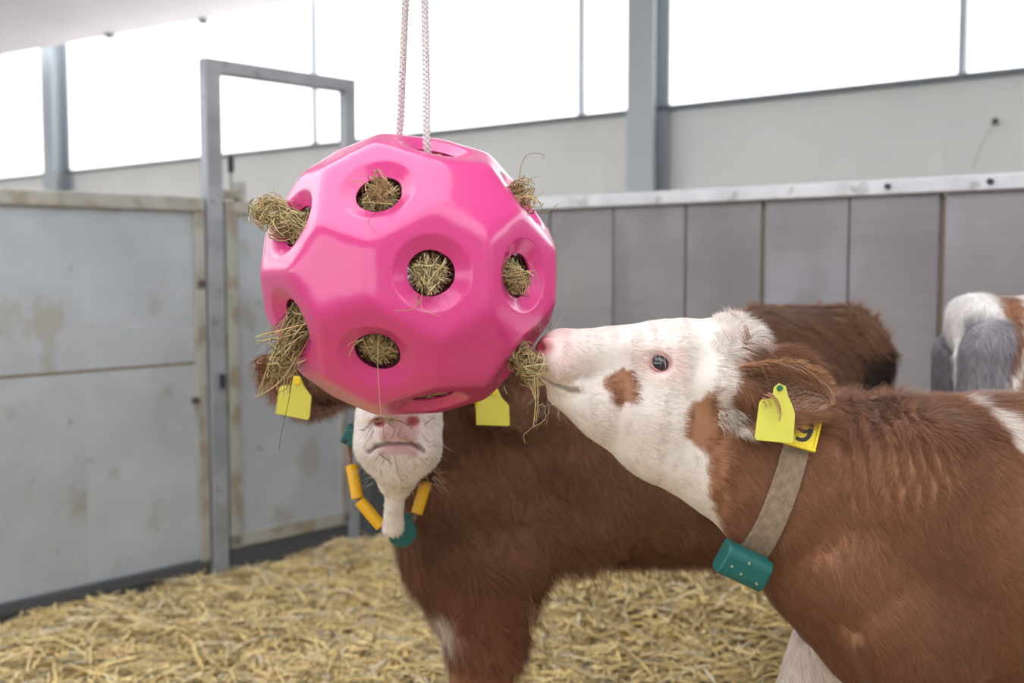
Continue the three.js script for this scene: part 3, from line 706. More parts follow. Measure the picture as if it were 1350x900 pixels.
// ================================================================ THE CALVES
const orient = (g) => {                                             // faces outwards
  const p = g.attributes.position, I = g.index.array; let v = 0; const a = V(0, 0, 0), b = V(0, 0, 0), c = V(0, 0, 0);
  for (let i = 0; i < I.length; i += 3) { a.fromBufferAttribute(p, I[i]); b.fromBufferAttribute(p, I[i + 1]); c.fromBufferAttribute(p, I[i + 2]); v += a.dot(b.cross(c)); }
  if (v < 0) for (let i = 0; i < I.length; i += 3) { const t = I[i]; I[i] = I[i + 1]; I[i + 1] = t; }
  g.computeVertexNormals(); return g;
};
const BROWN = [0.325, 0.15, 0.078], BROWN_PALE = [0.455, 0.24, 0.142], BROWN_DARK = [0.20, 0.09, 0.046], CREAM = [0.745, 0.69, 0.65], PINKISH = [0.80, 0.575, 0.56], ROSE = [0.66, 0.22, 0.25];
const skinMat = std({ vertexColors: true, roughness: 0.72 });
const FUR = 1;
const eyeMat = new THREE.MeshPhysicalMaterial({ color: 0x14161f, roughness: 0.08, clearcoat: 1, clearcoatRoughness: 0.03 });

// ---------------------------------------------------------------- calf reaching for the ball, seen from the side
const BASE1 = V((1450 - 675) / F * 1.53, 0, -1.53);
const c1 = (x, y, z = 0) => P(x, y, 1.53 - z).sub(BASE1), r1 = (px) => px * 1.53 / F;
const calf1 = thing('calf', 'red and white calf in the foreground stretching its muzzle to the pink ball', 'calf', BASE1.toArray());
const f1 = new Field();
{
  const L = (a, b, ra, rb, o) => f1.limb(c1(...a), c1(...b), r1(ra), r1(rb), o);
  // trunk, neck and head
  L([1320, 712], [1700, 700], 186, 182, { s: 0.72, k: 0.04 }); L([1180, 675], [1320, 712], 150, 186, { s: 0.7, k: 0.04 });
  L([1700, 690], [1880, 640], 170, 135, { s: 0.8, k: 0.05 });
  L([1060, 640], [1180, 675], 117, 150, { s: 0.72, k: 0.03 }); L([945, 560], [1060, 640], 84, 117, { s: 0.74, k: 0.03 });
  L([900, 478], [948, 475], 60, 54, { s: 1.0, k: 0.03 }); L([852, 463], [748, 461], 38, 26, { s: 1.0, k: 0.025 });
  f1.egg(c1(735, 474), [r1(33), r1(36), r1(46)], { k: 0.02 });
  L([742, 518], [800, 540], 21, 40, { s: 1.0, k: 0.012 }); L([800, 540], [870, 570], 40, 59, { s: 0.88, k: 0.02 }); L([870, 570], [950, 605], 59, 73, { s: 0.78, k: 0.03 });
  f1.egg(c1(956, 461), [r1(46), r1(41), r1(52)], { k: 0.015 });
  for (const q of [-1, 1]) {
    L([872, 535, 0.024 * q], [820, 525, 0.02 * q], 46, 34, { k: 0.03 });
    L([848, 463, 0.043 * q], [890, 460, 0.046 * q], 14, 16, { k: 0.03 });                                // brow
    L([846, 497, 0.04 * q], [896, 500, 0.044 * q], 13, 15, { k: 0.03 });                                 // below the eye
    L([948, 508, 0.046 * q], [982, 515, 0.06 * q], 27, 17, { k: 0.022 });                                // root of the ear
  }
  // brisket, shoulders, legs
  L([1072, 762], [1185, 860], 64, 84, { s: 0.8, k: 0.05 });
  f1.egg(c1(1240, 700, 0.085), [r1(85), r1(150), 0.062], { k: 0.05, rot: 0.35 }); f1.egg(c1(1240, 700, -0.085), [r1(85), r1(150), 0.062], { k: 0.05, rot: 0.35 });
  L([1150, 775, 0.075], [1215, 850, 0.085], 58, 66, { k: 0.05 });
  for (const [z, x] of [[0.085, [1195, 1222, 1204, 1204, 1200, 1190]], [-0.085, [1108, 1038, 1024, 1014, 1010, 1000]]]) {
    L([x[0], 830, z], [x[1], 950, z], 60, z > 0 ? 44 : 31, { k: 0.04 }); L([x[1], 950, z], [x[2], 1095, z], z > 0 ? 42 : 31, 30, { k: 0.02 }); L([x[2], 1095, z], [x[3], 1290, z], 29, 20, { k: 0.02 });
    L([x[3], 1290, z], [x[4], 1345, z], 24, 25, { k: 0.02 }); L([x[4], 1350, z], [x[5], 1398, z], 25, 32, { k: 0.015 });
    L([x[0] + 640, 700, z * 1.1], [x[0] + 580, 880, z * 1.2], 110, 68, { k: 0.05 }); L([x[0] + 580, 880, z * 1.2], [x[0] + 680, 1110, z], 62, 32, { k: 0.04 });
    L([x[0] + 680, 1110, z], [x[0] + 655, 1310, z], 30, 21, { k: 0.02 }); L([x[0] + 655, 1310, z], [x[0] + 640, 1398, z], 24, 31, { k: 0.02 });
  }
  L([1985, 590], [2035, 700], 22, 14, { k: 0.03 }); L([2035, 700], [2030, 960], 14, 18, { k: 0.02 });
  // mouth, nostrils, eye openings
  const o1 = V(0, EYE, 0).sub(BASE1), onSkin = (x, y) => f1.ray(o1, P(x, y, 1).sub(V(0, EYE, 0)).normalize(), 2);
  const lips = [[705, 490], [712, 496], [724, 504], [738, 510], [752, 516], [762, 517]].map(([x, y]) => onSkin(x, y)).filter(Boolean), flip = (p) => V(p.x, p.y, -p.z);
  for (let i = 0; i + 1 < lips.length; i++) for (const m of [(p) => p, flip]) for (const d of [0, 0.004, 0.008, 0.012]) { const into = V(0.0, 0.25 * d, -d); f1.limb(m(lips[i].clone().add(into)), m(lips[i + 1].clone().add(into)), 0.003, 0.0028, { k: 0.003, sub: true }); }
  for (const q of [-1, 1]) {
    f1.egg(c1(711, 455, 0.03 * q), [0.0085, 0.0068, 0.013], { k: 0.005, rot: 0.9, sub: true }); f1.egg(c1(722, 451, 0.033 * q), [0.007, 0.006, 0.006], { k: 0.008 });
    f1.egg(c1(870, 478, 0.064 * q), [r1(13.5), r1(10.5), 0.016], { k: 0.008, rot: -0.6, sub: true });
    f1.egg(c1(853, 466, 0.066 * q), [r1(9), r1(3), 0.008], { k: 0.006, rot: -0.35, sub: true });          // inner corner
    L([1032, 800, 0.07 * q], [1120, 838, 0.1 * q], 5, 5, { k: 0.03, sub: true });
  }
}
const e1 = (x, y, z) => P(x, y, 1.53 - z).sub(BASE1);
const ear1 = [
  [[938, 500, 0.035], [940, 525, 0.035], [944, 552, 0.035]], [[958, 489, 0.058], [960, 520, 0.045], [966, 566, 0.062]], [[985, 481, 0.074], [985, 517, 0.05], [992, 570, 0.082]], [[1018, 476, 0.082], [1015, 515, 0.054], [1022, 566, 0.094]],
  [[1048, 478, 0.08], [1045, 513, 0.058], [1048, 556, 0.094]], [[1072, 489, 0.076], [1070, 518, 0.062], [1068, 551, 0.088]], [[1090, 508, 0.072], [1087, 526, 0.066], [1084, 541, 0.078]], [[1095, 524, 0.07], [1093, 529, 0.069], [1089, 537, 0.072]]];
const ear1b = [
  [[955, 478, -0.03], [950, 500, -0.02], [945, 520, -0.02]], [[975, 464, -0.05], [975, 490, -0.035], [972, 520, -0.05]], [[1005, 458, -0.06], [1005, 485, -0.045], [1005, 515, -0.06]],
  [[1035, 457, -0.064], [1035, 485, -0.052], [1035, 510, -0.064]], [[1062, 466, -0.06], [1062, 488, -0.055], [1060, 508, -0.06]], [[1080, 482, -0.056], [1078, 495, -0.055], [1075, 506, -0.056]], [[1085, 494, -0.054], [1084, 498, -0.054], [1081, 503, -0.054]]];
const poly1 = (pts, z) => pts.map(([x, y]) => { const v = c1(x, y, z); return [v.x, v.y]; });
const border1 = poly1([[1012, 425], [1003, 446], [985, 452], [967, 467], [957, 487], [952, 507], [943, 514], [930, 523], [913, 530], [902, 540], [897, 557], [903, 577], [920, 587], [934, 597], [931, 623], [934, 653], [948, 683], [965, 718], [900, 800], [600, 800], [600, 300], [1012, 300]], 0.06);
const cheek1 = poly1([[795, 503], [808, 494], [823, 486], [834, 492], [838, 505], [841, 521], [828, 532], [813, 539], [803, 527], [797, 513]], 0.05);
const stripe1 = poly1([[1276, 520], [1283, 533], [1310, 547], [1335, 572], [1355, 612], [1400, 690], [1440, 680], [1375, 580], [1338, 553], [1312, 538], [1296, 520]], 0.1);
const earLobe1 = poly1([[968, 462], [957, 485], [948, 505], [940, 517], [942, 534], [950, 550], [963, 563], [984, 568], [976, 554], [962, 545], [955, 528], [959, 508], [967, 490], [976, 472]], 0.055);
const EYE1 = c1(870, 478, 0.055), NOSE1 = c1(713, 455, 0.03), NOSTRIL1 = c1(710, 456, 0.032), MOUTH1 = c1(745, 519, 0.043);
function look1(x, y, z) {
  const az = Math.abs(z), j = 0.006 * noise(x * 60, y * 60, z * 60) + 0.0035 * noise(x * 170, y * 60, z * 100);
  const white = Math.max(smooth(0.003, -0.003, polyDist(border1, x, y) + j), z > 0 ? smooth(0.003, -0.003, polyDist(stripe1, x, y) + j) : 0, smooth(0.004, -0.004, polyDist(earLobe1, x, y) + j)) * (1 - (z > 0 ? smooth(0.003, -0.003, polyDist(cheek1, x, y) + j) : 0));
  const sock = smooth(0.0, -0.02, y - (z > 0 ? c1(0, 893).y : c1(0, 838).y) + j * 2);
  const v = noise(x * 9, y * 7, z * 9), w = noise(x * 60, y * 18, z * 60);
  let b = mix3(BROWN, v > 0 ? BROWN_PALE : BROWN_DARK, Math.abs(v) * 0.6 + 0.25 * Math.abs(w));
  let c = mix3(b, CREAM, Math.max(white, sock));
  const eye = Math.hypot(x - EYE1.x, (y - EYE1.y) * 1.1), nose = Math.hypot(x - NOSE1.x, y - NOSE1.y);
  if (x < c1(960, 0).x) {
    c = mix3(c, PINKISH, 0.62 * smooth(0.042, 0.012, eye) * white); c = mix3(c, [0.62, 0.27, 0.28], 0.8 * smooth(0.017, 0.012, eye));
    c = mix3(c, PINKISH, 0.55 * smooth(0.075, 0.02, nose)); c = mix3(c, ROSE, 0.85 * smooth(0.019, 0.009, Math.hypot((x - NOSE1.x) * 0.85, (y - NOSE1.y) * 1.05)));
    c = mix3(c, [0.5, 0.08, 0.1], smooth(0.0105, 0.006, Math.hypot(x - NOSTRIL1.x, (y - NOSTRIL1.y) * 1.1)));
    c = mix3(c, [0.56, 0.44, 0.26], 0.55 * smooth(0.022, 0.004, Math.hypot((x - MOUTH1.x) * 0.8, (y - MOUTH1.y) * 1.7) + j));
  }
  return c;
}
const ridge = (x, y, z) => Math.sin(2 * Math.PI * (x / 0.017 + 0.9 * noise(x * 14, y * 9, z * 9))) * (0.6 + 0.7 * noise(x * 30, y * 6, 4));
const skin1 = (() => {
  const g = f1.mesh([-0.80, -0.03, -0.27], [0.68, 1.06, 0.27], 0.0034, (x, y, z) => {
    const nk = smooth(c1(1080, 0).x, c1(1110, 0).x, x) * smooth(c1(1240, 0).x, c1(1190, 0).x, x) * smooth(c1(0, 660).y, c1(0, 560).y, y);
    return 0.006 * nk * ridge(x, y, z) + 0.0012 * noise(x * 45, y * 22, z * 40);
  });
  const ears = [ear1, ear1b].map((s, i) => orient(earShape(s.map((r) => r.map((p) => e1(...p))), i ? 0.008 : 0.012, V(0.1, 0.25, i ? 0.9 : -0.95).normalize())));
  const all = [paint(g, (x, y, z) => look1(x, y, z)), ...ears.map((e, i) => paint(e, (x, y, z, nx, ny, nz) => { const v = noise(x * 60, y * 60, z * 30), b = mix3(BROWN, BROWN_PALE, 0.35 + 0.5 * v); return i === 0 && polyDist(earLobe1, x, y) < 0 ? CREAM : b; }))];
  return mergeGeometries(all);
})();
{
  const body = part('body', skin1, skinMat, calf1);
  const flow = (p, n, f) => {
    if (p.x < c1(960, 0).x) f.set(1, -0.15 - 0.5 * smooth(c1(0, 540).y, c1(0, 600).y, p.y), 0); else { const nk = smooth(c1(1080, 0).x, c1(1110, 0).x, p.x) * smooth(c1(1250, 0).x, c1(1190, 0).x, p.x) * smooth(c1(0, 680).y, c1(0, 600).y, p.y), e = 0.002; f.set(mix(0.75, 0.12, nk) + 0.9 * nk * clamp((ridge(p.x + e, p.y, p.z) - ridge(p.x - e, p.y, p.z)) * 1.2, -1, 1), -1, 0); }
    if (p.x > c1(930, 0).x && p.y > c1(0, 455).y) f.set(0.5 + noise(p.x * 50, p.y * 50, 3) * 1.6, noise(p.x * 50, p.y * 50, 9) * 1.6, 0.3);
  };
  const lipLine = [[705, 491], [724, 505], [757, 518]].map(([x, y]) => c1(x, y, 0.04));
  if (FUR) {
    coat(skin1, 360000, body, (p, n) => {
      if (Math.hypot(p.x - EYE1.x, p.y - EYE1.y) < 0.017 || Math.hypot(p.x - NOSE1.x, p.y - NOSE1.y) < 0.024) return 0;
      if (polyDist([...lipLine.map((q) => [q.x, q.y]), [lipLine[1].x, lipLine[1].y]], p.x, p.y) < 0.0045 && p.x < lipLine[2].x + 0.003) return 0;
      const seen = p.x < c1(1400, 0).x && p.y > c1(0, 960).y && (n.z > -0.35) ? 1 : n.z > -0.35 ? 0.3 : 0.06;
      return seen * (p.x < c1(960, 0).x ? 1.3 : 1);
    }, flow, (p) => {
      const face = smooth(c1(990, 0).x, c1(930, 0).x, p.x), mane = smooth(0.03, 0.0, c1(0, 545).y - p.y - 0.0) * (1 - face), poll = smooth(c1(925, 0).x, c1(950, 0).x, p.x) * smooth(c1(1010, 0).x, c1(995, 0).x, p.x) * smooth(c1(0, 470).y, c1(0, 440).y, p.y);
      const muz = smooth(c1(760, 0).x, c1(720, 0).x, p.x);
      return [mix(0.019, 0.0095, face) + 0.008 * mane + 0.003 * poll - 0.004 * muz, mix(0.2, 0.16, face) + 0.25 * mane + 0.02 * poll, mix(0.45, 0.3, face) + poll * 0.9, look1(p.x, p.y, p.z).map((q) => (q > 0.4 ? Math.min(0.9, q * 1.12) : q))];
    });
  }
  // eye, lids and lashes
  for (const q of [1, -1]) {
    const eye = part('eye', new THREE.SphereGeometry(0.0158, 32, 20), eyeMat, calf1); eye.position.copy(c1(870, 479, 0.0455 * q));
    const lid = new Strands(); const cw = [];
    for (let i = 0; i <= 28; i++) { const a = i / 28 * 2 * Math.PI; cw.push(c1(870 + 14.2 * Math.cos(a) * Math.cos(0.6) + 11 * Math.sin(a) * 0.56, 478 + 14.2 * Math.cos(a) * 0.56 - 11 * Math.sin(a) * Math.cos(0.6), (0.0575 - 0.003 * Math.cos(a * 2)) * q)); }
    lid.add(cw, 0.0022, [0.6, 0.3, 0.31], 1);
    part('eyelid', lid.build(), skinMat, calf1);
    const la = new Strands();
    for (let i = 0; i < 13; i++) { const t = i / 12, A = c1(858 + 26 * t, 466 + 4 * t - 5 * Math.sin(t * 3.1), 0.059 * q), B = c1(858 + 24 * t + 8 * t + rr(-2, 2), 477 + 10 * t + rr(-3, 3), 0.073 * q), C = A.clone().lerp(B, 0.5).add(V(0, 0.004, 0.004 * q)); la.add(bez(A, C, B, 4), 0.0002, [0.72, 0.7, 0.7], 0.4); }
    part('eyelash', la.build(), skinMat, calf1, 'stuff');
  }
  // long hairs inside and along the ear, whiskers
  const hr = new Strands(), surf = (t, w) => { const i = Math.min(ear1.length - 2, Math.floor(t * (ear1.length - 1))), u = t * (ear1.length - 1) - i, o = V(0, 0, 0), k = [w * (w - 1) / 2, 1 - w * w, w * (w + 1) / 2]; for (let j = 0; j < 3; j++) o.addScaledVector(e1(...ear1[i][j]), k[j] * (1 - u)).addScaledVector(e1(...ear1[i + 1][j]), k[j] * u); return o; };
  for (let i = 0; i < 1500; i++) {
    const t = rr(0.12, 0.98), w = rr(-1, 1), A = surf(t, w), B = surf(clamp(t + rr(0.08, 0.2)), clamp(w * 0.7 + rr(-0.3, 0.15), -1, 1)).add(V(rr(-0.002, 0.006), rr(-0.004, 0.004), rr(0.003, 0.013))), C = A.clone().lerp(B, 0.5).add(V(0, 0.002, 0.006)), b = rr(0.6, 1.5);
    hr.add(bez(A, C, B, 5), rr(0.00025, 0.0005), rnd() < 0.18 ? [0.62, 0.48, 0.38] : BROWN_PALE.map((q) => q * b), 0.3);
  }
  for (let i = 0; i < 900; i++) {                                   // fringe on the rims
    const t = rr(0.04, 1), up = rnd() < 0.6 ? -1 : 1, A = surf(t, up * 0.98), B = A.clone().add(V(rr(0.004, 0.016), up < 0 ? rr(0.0, 0.006) : -rr(0.002, 0.014), rr(-0.004, 0.006))), b = rr(0.8, 1.6);
    hr.add(bez(A, A.clone().lerp(B, 0.5).add(V(0, 0.001 * -up, 0.002)), B, 4), 0.0003, up < 0 ? [0.5 * b, 0.27 * b, 0.15 * b] : BROWN_PALE.map((q) => q * b), 0.3);
  }
  for (let i = 0; i < 260; i++) {                                   // pale hair under the root
    const A = e1(rr(946, 982), rr(540, 564), rr(0.055, 0.078)), B = A.clone().add(V(rr(0.002, 0.014), -rr(0.006, 0.018), rr(-0.004, 0.006)));
    hr.add(bez(A, A.clone().lerp(B, 0.5).add(V(0.003, 0.003, 0.004)), B, 4), 0.00035, [0.72 * rr(0.8, 1.1), 0.62, 0.54], 0.3);
  }
  for (let i = 0; i < 46; i++) {                                    // whiskers
    const top = i < 14, A = top ? c1(rr(705, 735), 438, rr(-0.02, 0.03)) : c1(rr(708, 750), rr(480, 545), 0.03), B = A.clone().add(top ? V(rr(-0.012, 0.02), rr(0.006, 0.028), rr(-0.01, 0.01)) : V(rr(-0.02, 0.004), rr(-0.03, 0.004), rr(0, 0.02)));
    hr.add(bez(A, A.clone().lerp(B, 0.5).add(V(0.002, 0.001, 0)), B, 4), 0.0002, [0.75, 0.72, 0.68], 0.3);
  }
  part('long_hair', hr.build(), std({ vertexColors: true, roughness: 0.6 }), calf1, 'stuff');
}

// ---------------------------------------------------------------- calf behind the ball, chin raised towards the camera
const BASE2 = V(0.25, 0, -2.2);
const c2 = (x, y, D) => P(x, y, D).sub(BASE2);
const calf2 = thing('calf', 'shaggy brown calf standing behind the pink ball with only its pale chin and ears showing', 'calf', BASE2.toArray());
const f2 = new Field();
{
  const L = (a, b, ra, rb, o) => f2.limb(c2(...a), c2(...b), ra * a[2] / F, rb * b[2] / F, o);
  const down = (x, y, D) => V((x - 675) / F * D, y, -D).sub(BASE2), leg = (a, b, ra, rb, k = 0.02) => f2.limb(down(...a), down(...b), ra, rb, { k });
  L([745, 606, 2.18], [1000, 588, 2.32], 138, 156, { s: 0.76, k: 0.04 }); L([1000, 468, 2.3], [1108, 468, 2.38], 61, 61, { s: 1.15, k: 0.05 });
  L([1000, 570, 2.33], [1065, 545, 2.38], 150, 112, { s: 0.8, k: 0.05 }); L([700, 550, 2.12], [800, 548, 2.18], 84, 82, { s: 0.7, k: 0.05 });
  L([690, 580, 2.14], [560, 520, 2.04], 112, 74, { s: 0.85, k: 0.04 }); L([560, 520, 2.04], [602, 670, 2.06], 70, 84, { s: 0.9, k: 0.04 });
  L([588, 735, 2.06], [630, 800, 2.1], 62, 60, { s: 0.9, k: 0.05 }); L([660, 640, 2.06], [650, 740, 2.04], 95, 72, { s: 0.6, k: 0.05 });
  f2.egg(c2(735, 610, 2.05), [0.16, 0.2, 0.08], { k: 0.05, rot: 0.3 });
  // legs
  L([650, 740, 2.04], [640, 845, 2.04], 72, 48, { k: 0.03 }); L([640, 845, 2.04], [631, 935, 2.04], 48, 37, { k: 0.03 });
  leg([631, 0.40, 2.04], [630, 0.32, 2.04], 0.048, 0.045); leg([630, 0.31, 2.04], [632, 0.13, 2.04], 0.042, 0.03); leg([632, 0.13, 2.04], [626, 0.02, 2.03], 0.034, 0.043);
  L([635, 760, 2.26], [640, 860, 2.26], 60, 40, { k: 0.03 }); leg([640, 0.36, 2.26], [645, 0.3, 2.26], 0.05, 0.045); leg([645, 0.3, 2.26], [645, 0.12, 2.26], 0.042, 0.03); leg([645, 0.12, 2.26], [640, 0.02, 2.25], 0.034, 0.043);
  for (const D of [2.28, 2.52]) {
    L([1070, 600, D], [1045, 720, D], 92, 52, { k: 0.05 }); leg([1045, 0.56, D], [1100, 0.42, D], 0.075, 0.05, 0.04); leg([1100, 0.42, D], [1090, 0.14, D], 0.042, 0.031); leg([1090, 0.14, D], [1080, 0.02, D], 0.034, 0.044);
  }
  L([1118, 430, 2.33], [1154, 468, 2.31], 22, 19, { k: 0.03 }); L([1154, 468, 2.31], [1162, 530, 2.31], 17, 14, { k: 0.008 }); L([1162, 530, 2.31], [1160, 660, 2.33], 14, 16, { k: 0.01 }); L([1138, 480, 2.29], [1147, 560, 2.29], 8, 10, { k: 0.02, sub: true });
  // head
  f2.egg(c2(525, 572, 1.835), [0.0665, 0.064, 0.078], { k: 0.02 });
  L([526, 545, 1.85], [532, 455, 1.99], 54, 72, { k: 0.03 }); L([532, 455, 1.99], [545, 480, 2.04], 76, 82, { k: 0.03 });
  L([525, 605, 1.815], [522, 636, 1.86], 40, 19, { k: 0.03 }); L([524, 620, 1.87], [545, 580, 1.99], 26, 52, { k: 0.03 });
  for (const q of [-1, 1]) { f2.egg(c2(525 + 36 * q, 592, 1.80), [0.02, 0.022, 0.03], { k: 0.03 }); }
  L([523, 640, 1.865], [519, 694, 1.90], 11.5, 13.5, { k: 0.012 });
  L([480, 492, 2.0], [428, 512, 2.0], 36, 24, { k: 0.03 }); L([585, 490, 2.0], [640, 512, 2.0], 36, 24, { k: 0.03 });
  f2.egg(c2(544, 556, 1.765), [0.0115, 0.0075, 0.02], { k: 0.008, rot: 0.35, sub: true }); f2.egg(c2(499, 556, 1.765), [0.0105, 0.007, 0.02], { k: 0.008, rot: -0.35, sub: true });
  const mp = [[487, 597, 1.80], [495, 590, 1.775], [510, 586, 1.76], [525, 586, 1.757], [541, 586, 1.76], [552, 590, 1.775], [559, 596, 1.80]];
  const o = V(0, EYE, 0).sub(BASE2), lips = mp.map(([x, y]) => f2.ray(o, P(x, y, 1).sub(V(0, EYE, 0)).normalize(), 3)).filter(Boolean);
  for (let i = 0; i + 1 < lips.length; i++) for (const d of [0, 0.004, 0.008, 0.012]) { const into = V(0, 0.3 * d, -d); f2.limb(lips[i].clone().add(into), lips[i + 1].clone().add(into), 0.003, 0.003, { k: 0.003, sub: true }); }
}
const ear2L = [[[470, 470, 1.98], [465, 495, 2.0], [460, 525, 1.97]], [[440, 466, 1.975], [436, 500, 2.0], [432, 544, 1.955]], [[405, 464, 1.97], [402, 500, 1.995], [402, 546, 1.95]], [[372, 464, 1.97], [370, 495, 1.99], [374, 534, 1.955]], [[348, 468, 1.97], [350, 488, 1.98], [354, 512, 1.965]], [[336, 476, 1.97], [338, 484, 1.975], [342, 494, 1.97]]];
const ear2R = [[[590, 470, 1.98], [595, 495, 2.0], [600, 525, 1.97]], [[620, 466, 1.975], [622, 500, 2.0], [626, 546, 1.955]], [[655, 464, 1.97], [657, 500, 1.995], [658, 556, 1.95]], [[685, 466, 1.97], [688, 500, 1.99], [686, 552, 1.955]], [[706, 472, 1.97], [706, 495, 1.98], [704, 530, 1.965]], [[718, 484, 1.97], [716, 494, 1.975], [713, 505, 1.97]]];
const MID2 = c2(525, 572, 1.76), MOUTH2 = c2(525, 588, 1.76);
function look2(x, y, z) {
  const j = 0.01 * noise(x * 40, y * 40, z * 40), D = -(z + BASE2.z), px = 675 + (x + BASE2.x) / D * F;
  const v = noise(x * 6, y * 9, z * 6), w = noise(x * 40, y * 14, z * 40);
  let c = mix3([0.245, 0.118, 0.063], v > 0 ? [0.38, 0.205, 0.122] : [0.135, 0.066, 0.037], Math.abs(v) * 0.75 + 0.45 * Math.abs(w));
  const chin = Math.hypot((x - c2(520, 0, 1.89).x) / 0.026) < 1 && y > c2(0, 712, 1.9).y && y < c2(0, 600, 1.9).y && z > -1.95 - BASE2.z ? 1 : 0;
  const face = Math.max(smooth(-1.915, -1.895, z + BASE2.z + j), chin);
  c = mix3(c, CREAM, face);
  if (face > 0.5) {
    const dx = x - MID2.x, dy = y - MID2.y;
    c = mix3(c, [0.56, 0.33, 0.335], 0.85 * smooth(0.042, 0.026, Math.hypot(dx * 1.05, (dy - 0.008) * 1.15)));
    c = mix3(c, [0.52, 0.27, 0.28], 0.7 * smooth(0.012, 0.004, Math.abs(y - MOUTH2.y + 0.006)) * smooth(0.038, 0.024, Math.abs(dx)));
    for (const q of [499, 544]) { const n = c2(q, 557, 1.765); c = mix3(c, [0.42, 0.12, 0.13], smooth(0.013, 0.008, Math.hypot(x - n.x, (y - n.y) * 1.35))); }
  }
  c = mix3(c, [0.05, 0.03, 0.022], smooth(1128, 1140, px + 300 * j) * smooth(c2(0, 445, 2.31).y, c2(0, 475, 2.31).y, y + 0.5 * j) * (px > 1100 ? 1 : 0));
  c = mix3(c, [0.30, 0.125, 0.068], 0.8 * smooth(0.62, 0.5, y + j) * smooth(720, 690, px));
  const patch = smooth(0.052, 0.03, Math.hypot((x - c2(572, 0, 2.02).x) * 1.1, (y - c2(0, 818, 2.02).y) * 1.2 + j));
  return mix3(c, [0.7, 0.6, 0.52], patch * 0.9);
}
const skin2 = (() => {
  const g = f2.mesh([-0.78, -0.03, -0.5], [0.68, 1.1, 0.52], 0.004, (x, y, z) => 0.003 * noise(x * 26, y * 16, z * 24) + 0.002 * noise(x * 60, y * 30, z * 50));
  const ears = [ear2L, ear2R].map((s) => orient(earShape(s.map((r) => r.map((p) => c2(...p))), 0.012, V(0, 0.2, -1).normalize())));
  return mergeGeometries([paint(g, look2), ...ears.map((e) => paint(e, (x, y, z) => mix3([0.33, 0.15, 0.08], BROWN_PALE, 0.3 + 0.5 * noise(x * 50, y * 50, z * 30))))]);
})();
{
  const body = part('body', skin2, skinMat, calf2), faceX = c2(525, 0, 1.8).x;
  const flow = (p, n, f) => { const D = -(p.z + BASE2.z); if (D < 1.93) f.set((p.x - faceX) * 8, -0.5, -0.6); else f.set(0.55 + 0.5 * noise(p.x * 9, p.y * 9, p.z * 9), -1, 0.1); };
  if (FUR) coat(skin2, 170000, body, (p, n) => {
    const D = -(p.z + BASE2.z);
    if (D < 1.93 && Math.hypot(p.x - MID2.x, (p.y - MID2.y - 0.004) * 1.05) < 0.036) return 0;
    const y = p.y, seen = n.z > -0.35 && y > 0.38 ? 1 : 0.12;
    return seen;
  }, flow, (p, n) => {
    const D = -(p.z + BASE2.z), face = D < 1.93 ? 1 : 0, belly = smooth(0.62, 0.5, p.y);
    return [face ? 0.011 : 0.034 + 0.014 * belly, face ? 0.2 : 0.24 + 0.12 * rnd(), face ? 0.3 : 0.85, look2(p.x, p.y, p.z)];
  }, 0.0009);
  const hr = new Strands(), o2 = V(0, EYE, 0).sub(BASE2), skinAt2 = (x) => { for (let y = 392; y < 560; y += 1.5) { const p = f2.ray(o2, P(x, y, 1).sub(V(0, EYE, 0)).normalize(), 3.4); if (p) return p; } return null; };
  for (const [ear, dir] of [[ear2L, -1], [ear2R, 1]]) for (let i = 0; i < 800; i++) {
    const t = rr(0.1, 1) * (ear.length - 1.001), k = Math.floor(t), u = t - k, w = rnd() < 0.5 ? 2 : Math.floor(rr(0, 3));
    const A = c2(...ear[k][w]).lerp(c2(...ear[k + 1][w]), u), B = A.clone().add(V(dir * rr(-0.01, 0.02), -rr(0, 0.022), rr(0, 0.014))), b = rr(0.5, 1.2);
    hr.add(bez(A, A.clone().lerp(B, 0.5).add(V(0, 0.003, 0.005)), B, 4), 0.0005, (dir > 0 ? [0.22, 0.1, 0.055] : [0.36, 0.16, 0.08]).map((q) => q * b), 0.3);
  }
  for (let i = 0; i < 700; i++) {                                  // ruffled hair along the back and tail
    const x = rr(985, 1172), p = skinAt2(x), L = rr(0.006, 0.02) * (0.6 + 1.6 * Math.max(0, noise(x * 0.07, 3, 1)) + (x > 1110 ? 0.3 : 0)); if (!p) continue;
    const B = p.clone().add(V(rr(-0.002, 0.016), L, 0.006 * gauss())), b = rr(0.6, 1.3); hr.add(bez(p, p.clone().lerp(B, 0.5).add(V(-0.002, 0.003, 0)), B, 4), 0.0006, [0.27 * b, 0.12 * b, 0.065 * b], 0.3);
  }
  for (let i = 0; i < 900; i++) {                                  // shaggy fringe under the belly
    const x = rr(690, 985), b = rr(0.5, 1.3); let p = null; for (let y = 800; y > 690 && !p; y -= 2) p = f2.ray(o2, P(x, y, 1).sub(V(0, EYE, 0)).normalize(), 3.2); if (!p) continue;
    p.add(V(0, rr(0, 0.05), 0.004)); const B = p.clone().add(V(rr(-0.01, 0.03), -rr(0.025, 0.06), 0.012 * gauss())); hr.add(bez(p, p.clone().lerp(B, 0.5).add(V(0.006 * gauss(), -0.004, 0.004)), B, 5), 0.0009, [0.50 * b, 0.33 * b, 0.21 * b], 0.3);
  }
  for (let i = 0; i < 40; i++) { const s = rnd() < 0.5 ? -1 : 1, A = c2(525 + s * rr(30, 52), rr(560, 640), 1.8), B = A.clone().add(V(s * rr(0.01, 0.03), -rr(-0.005, 0.025), 0.01)); hr.add(bez(A, A.clone().lerp(B, 0.5), B, 3), 0.00025, [0.7, 0.66, 0.6], 0.3); }
  part('long_hair', hr.build(), std({ vertexColors: true, roughness: 0.6 }), calf2, 'stuff');
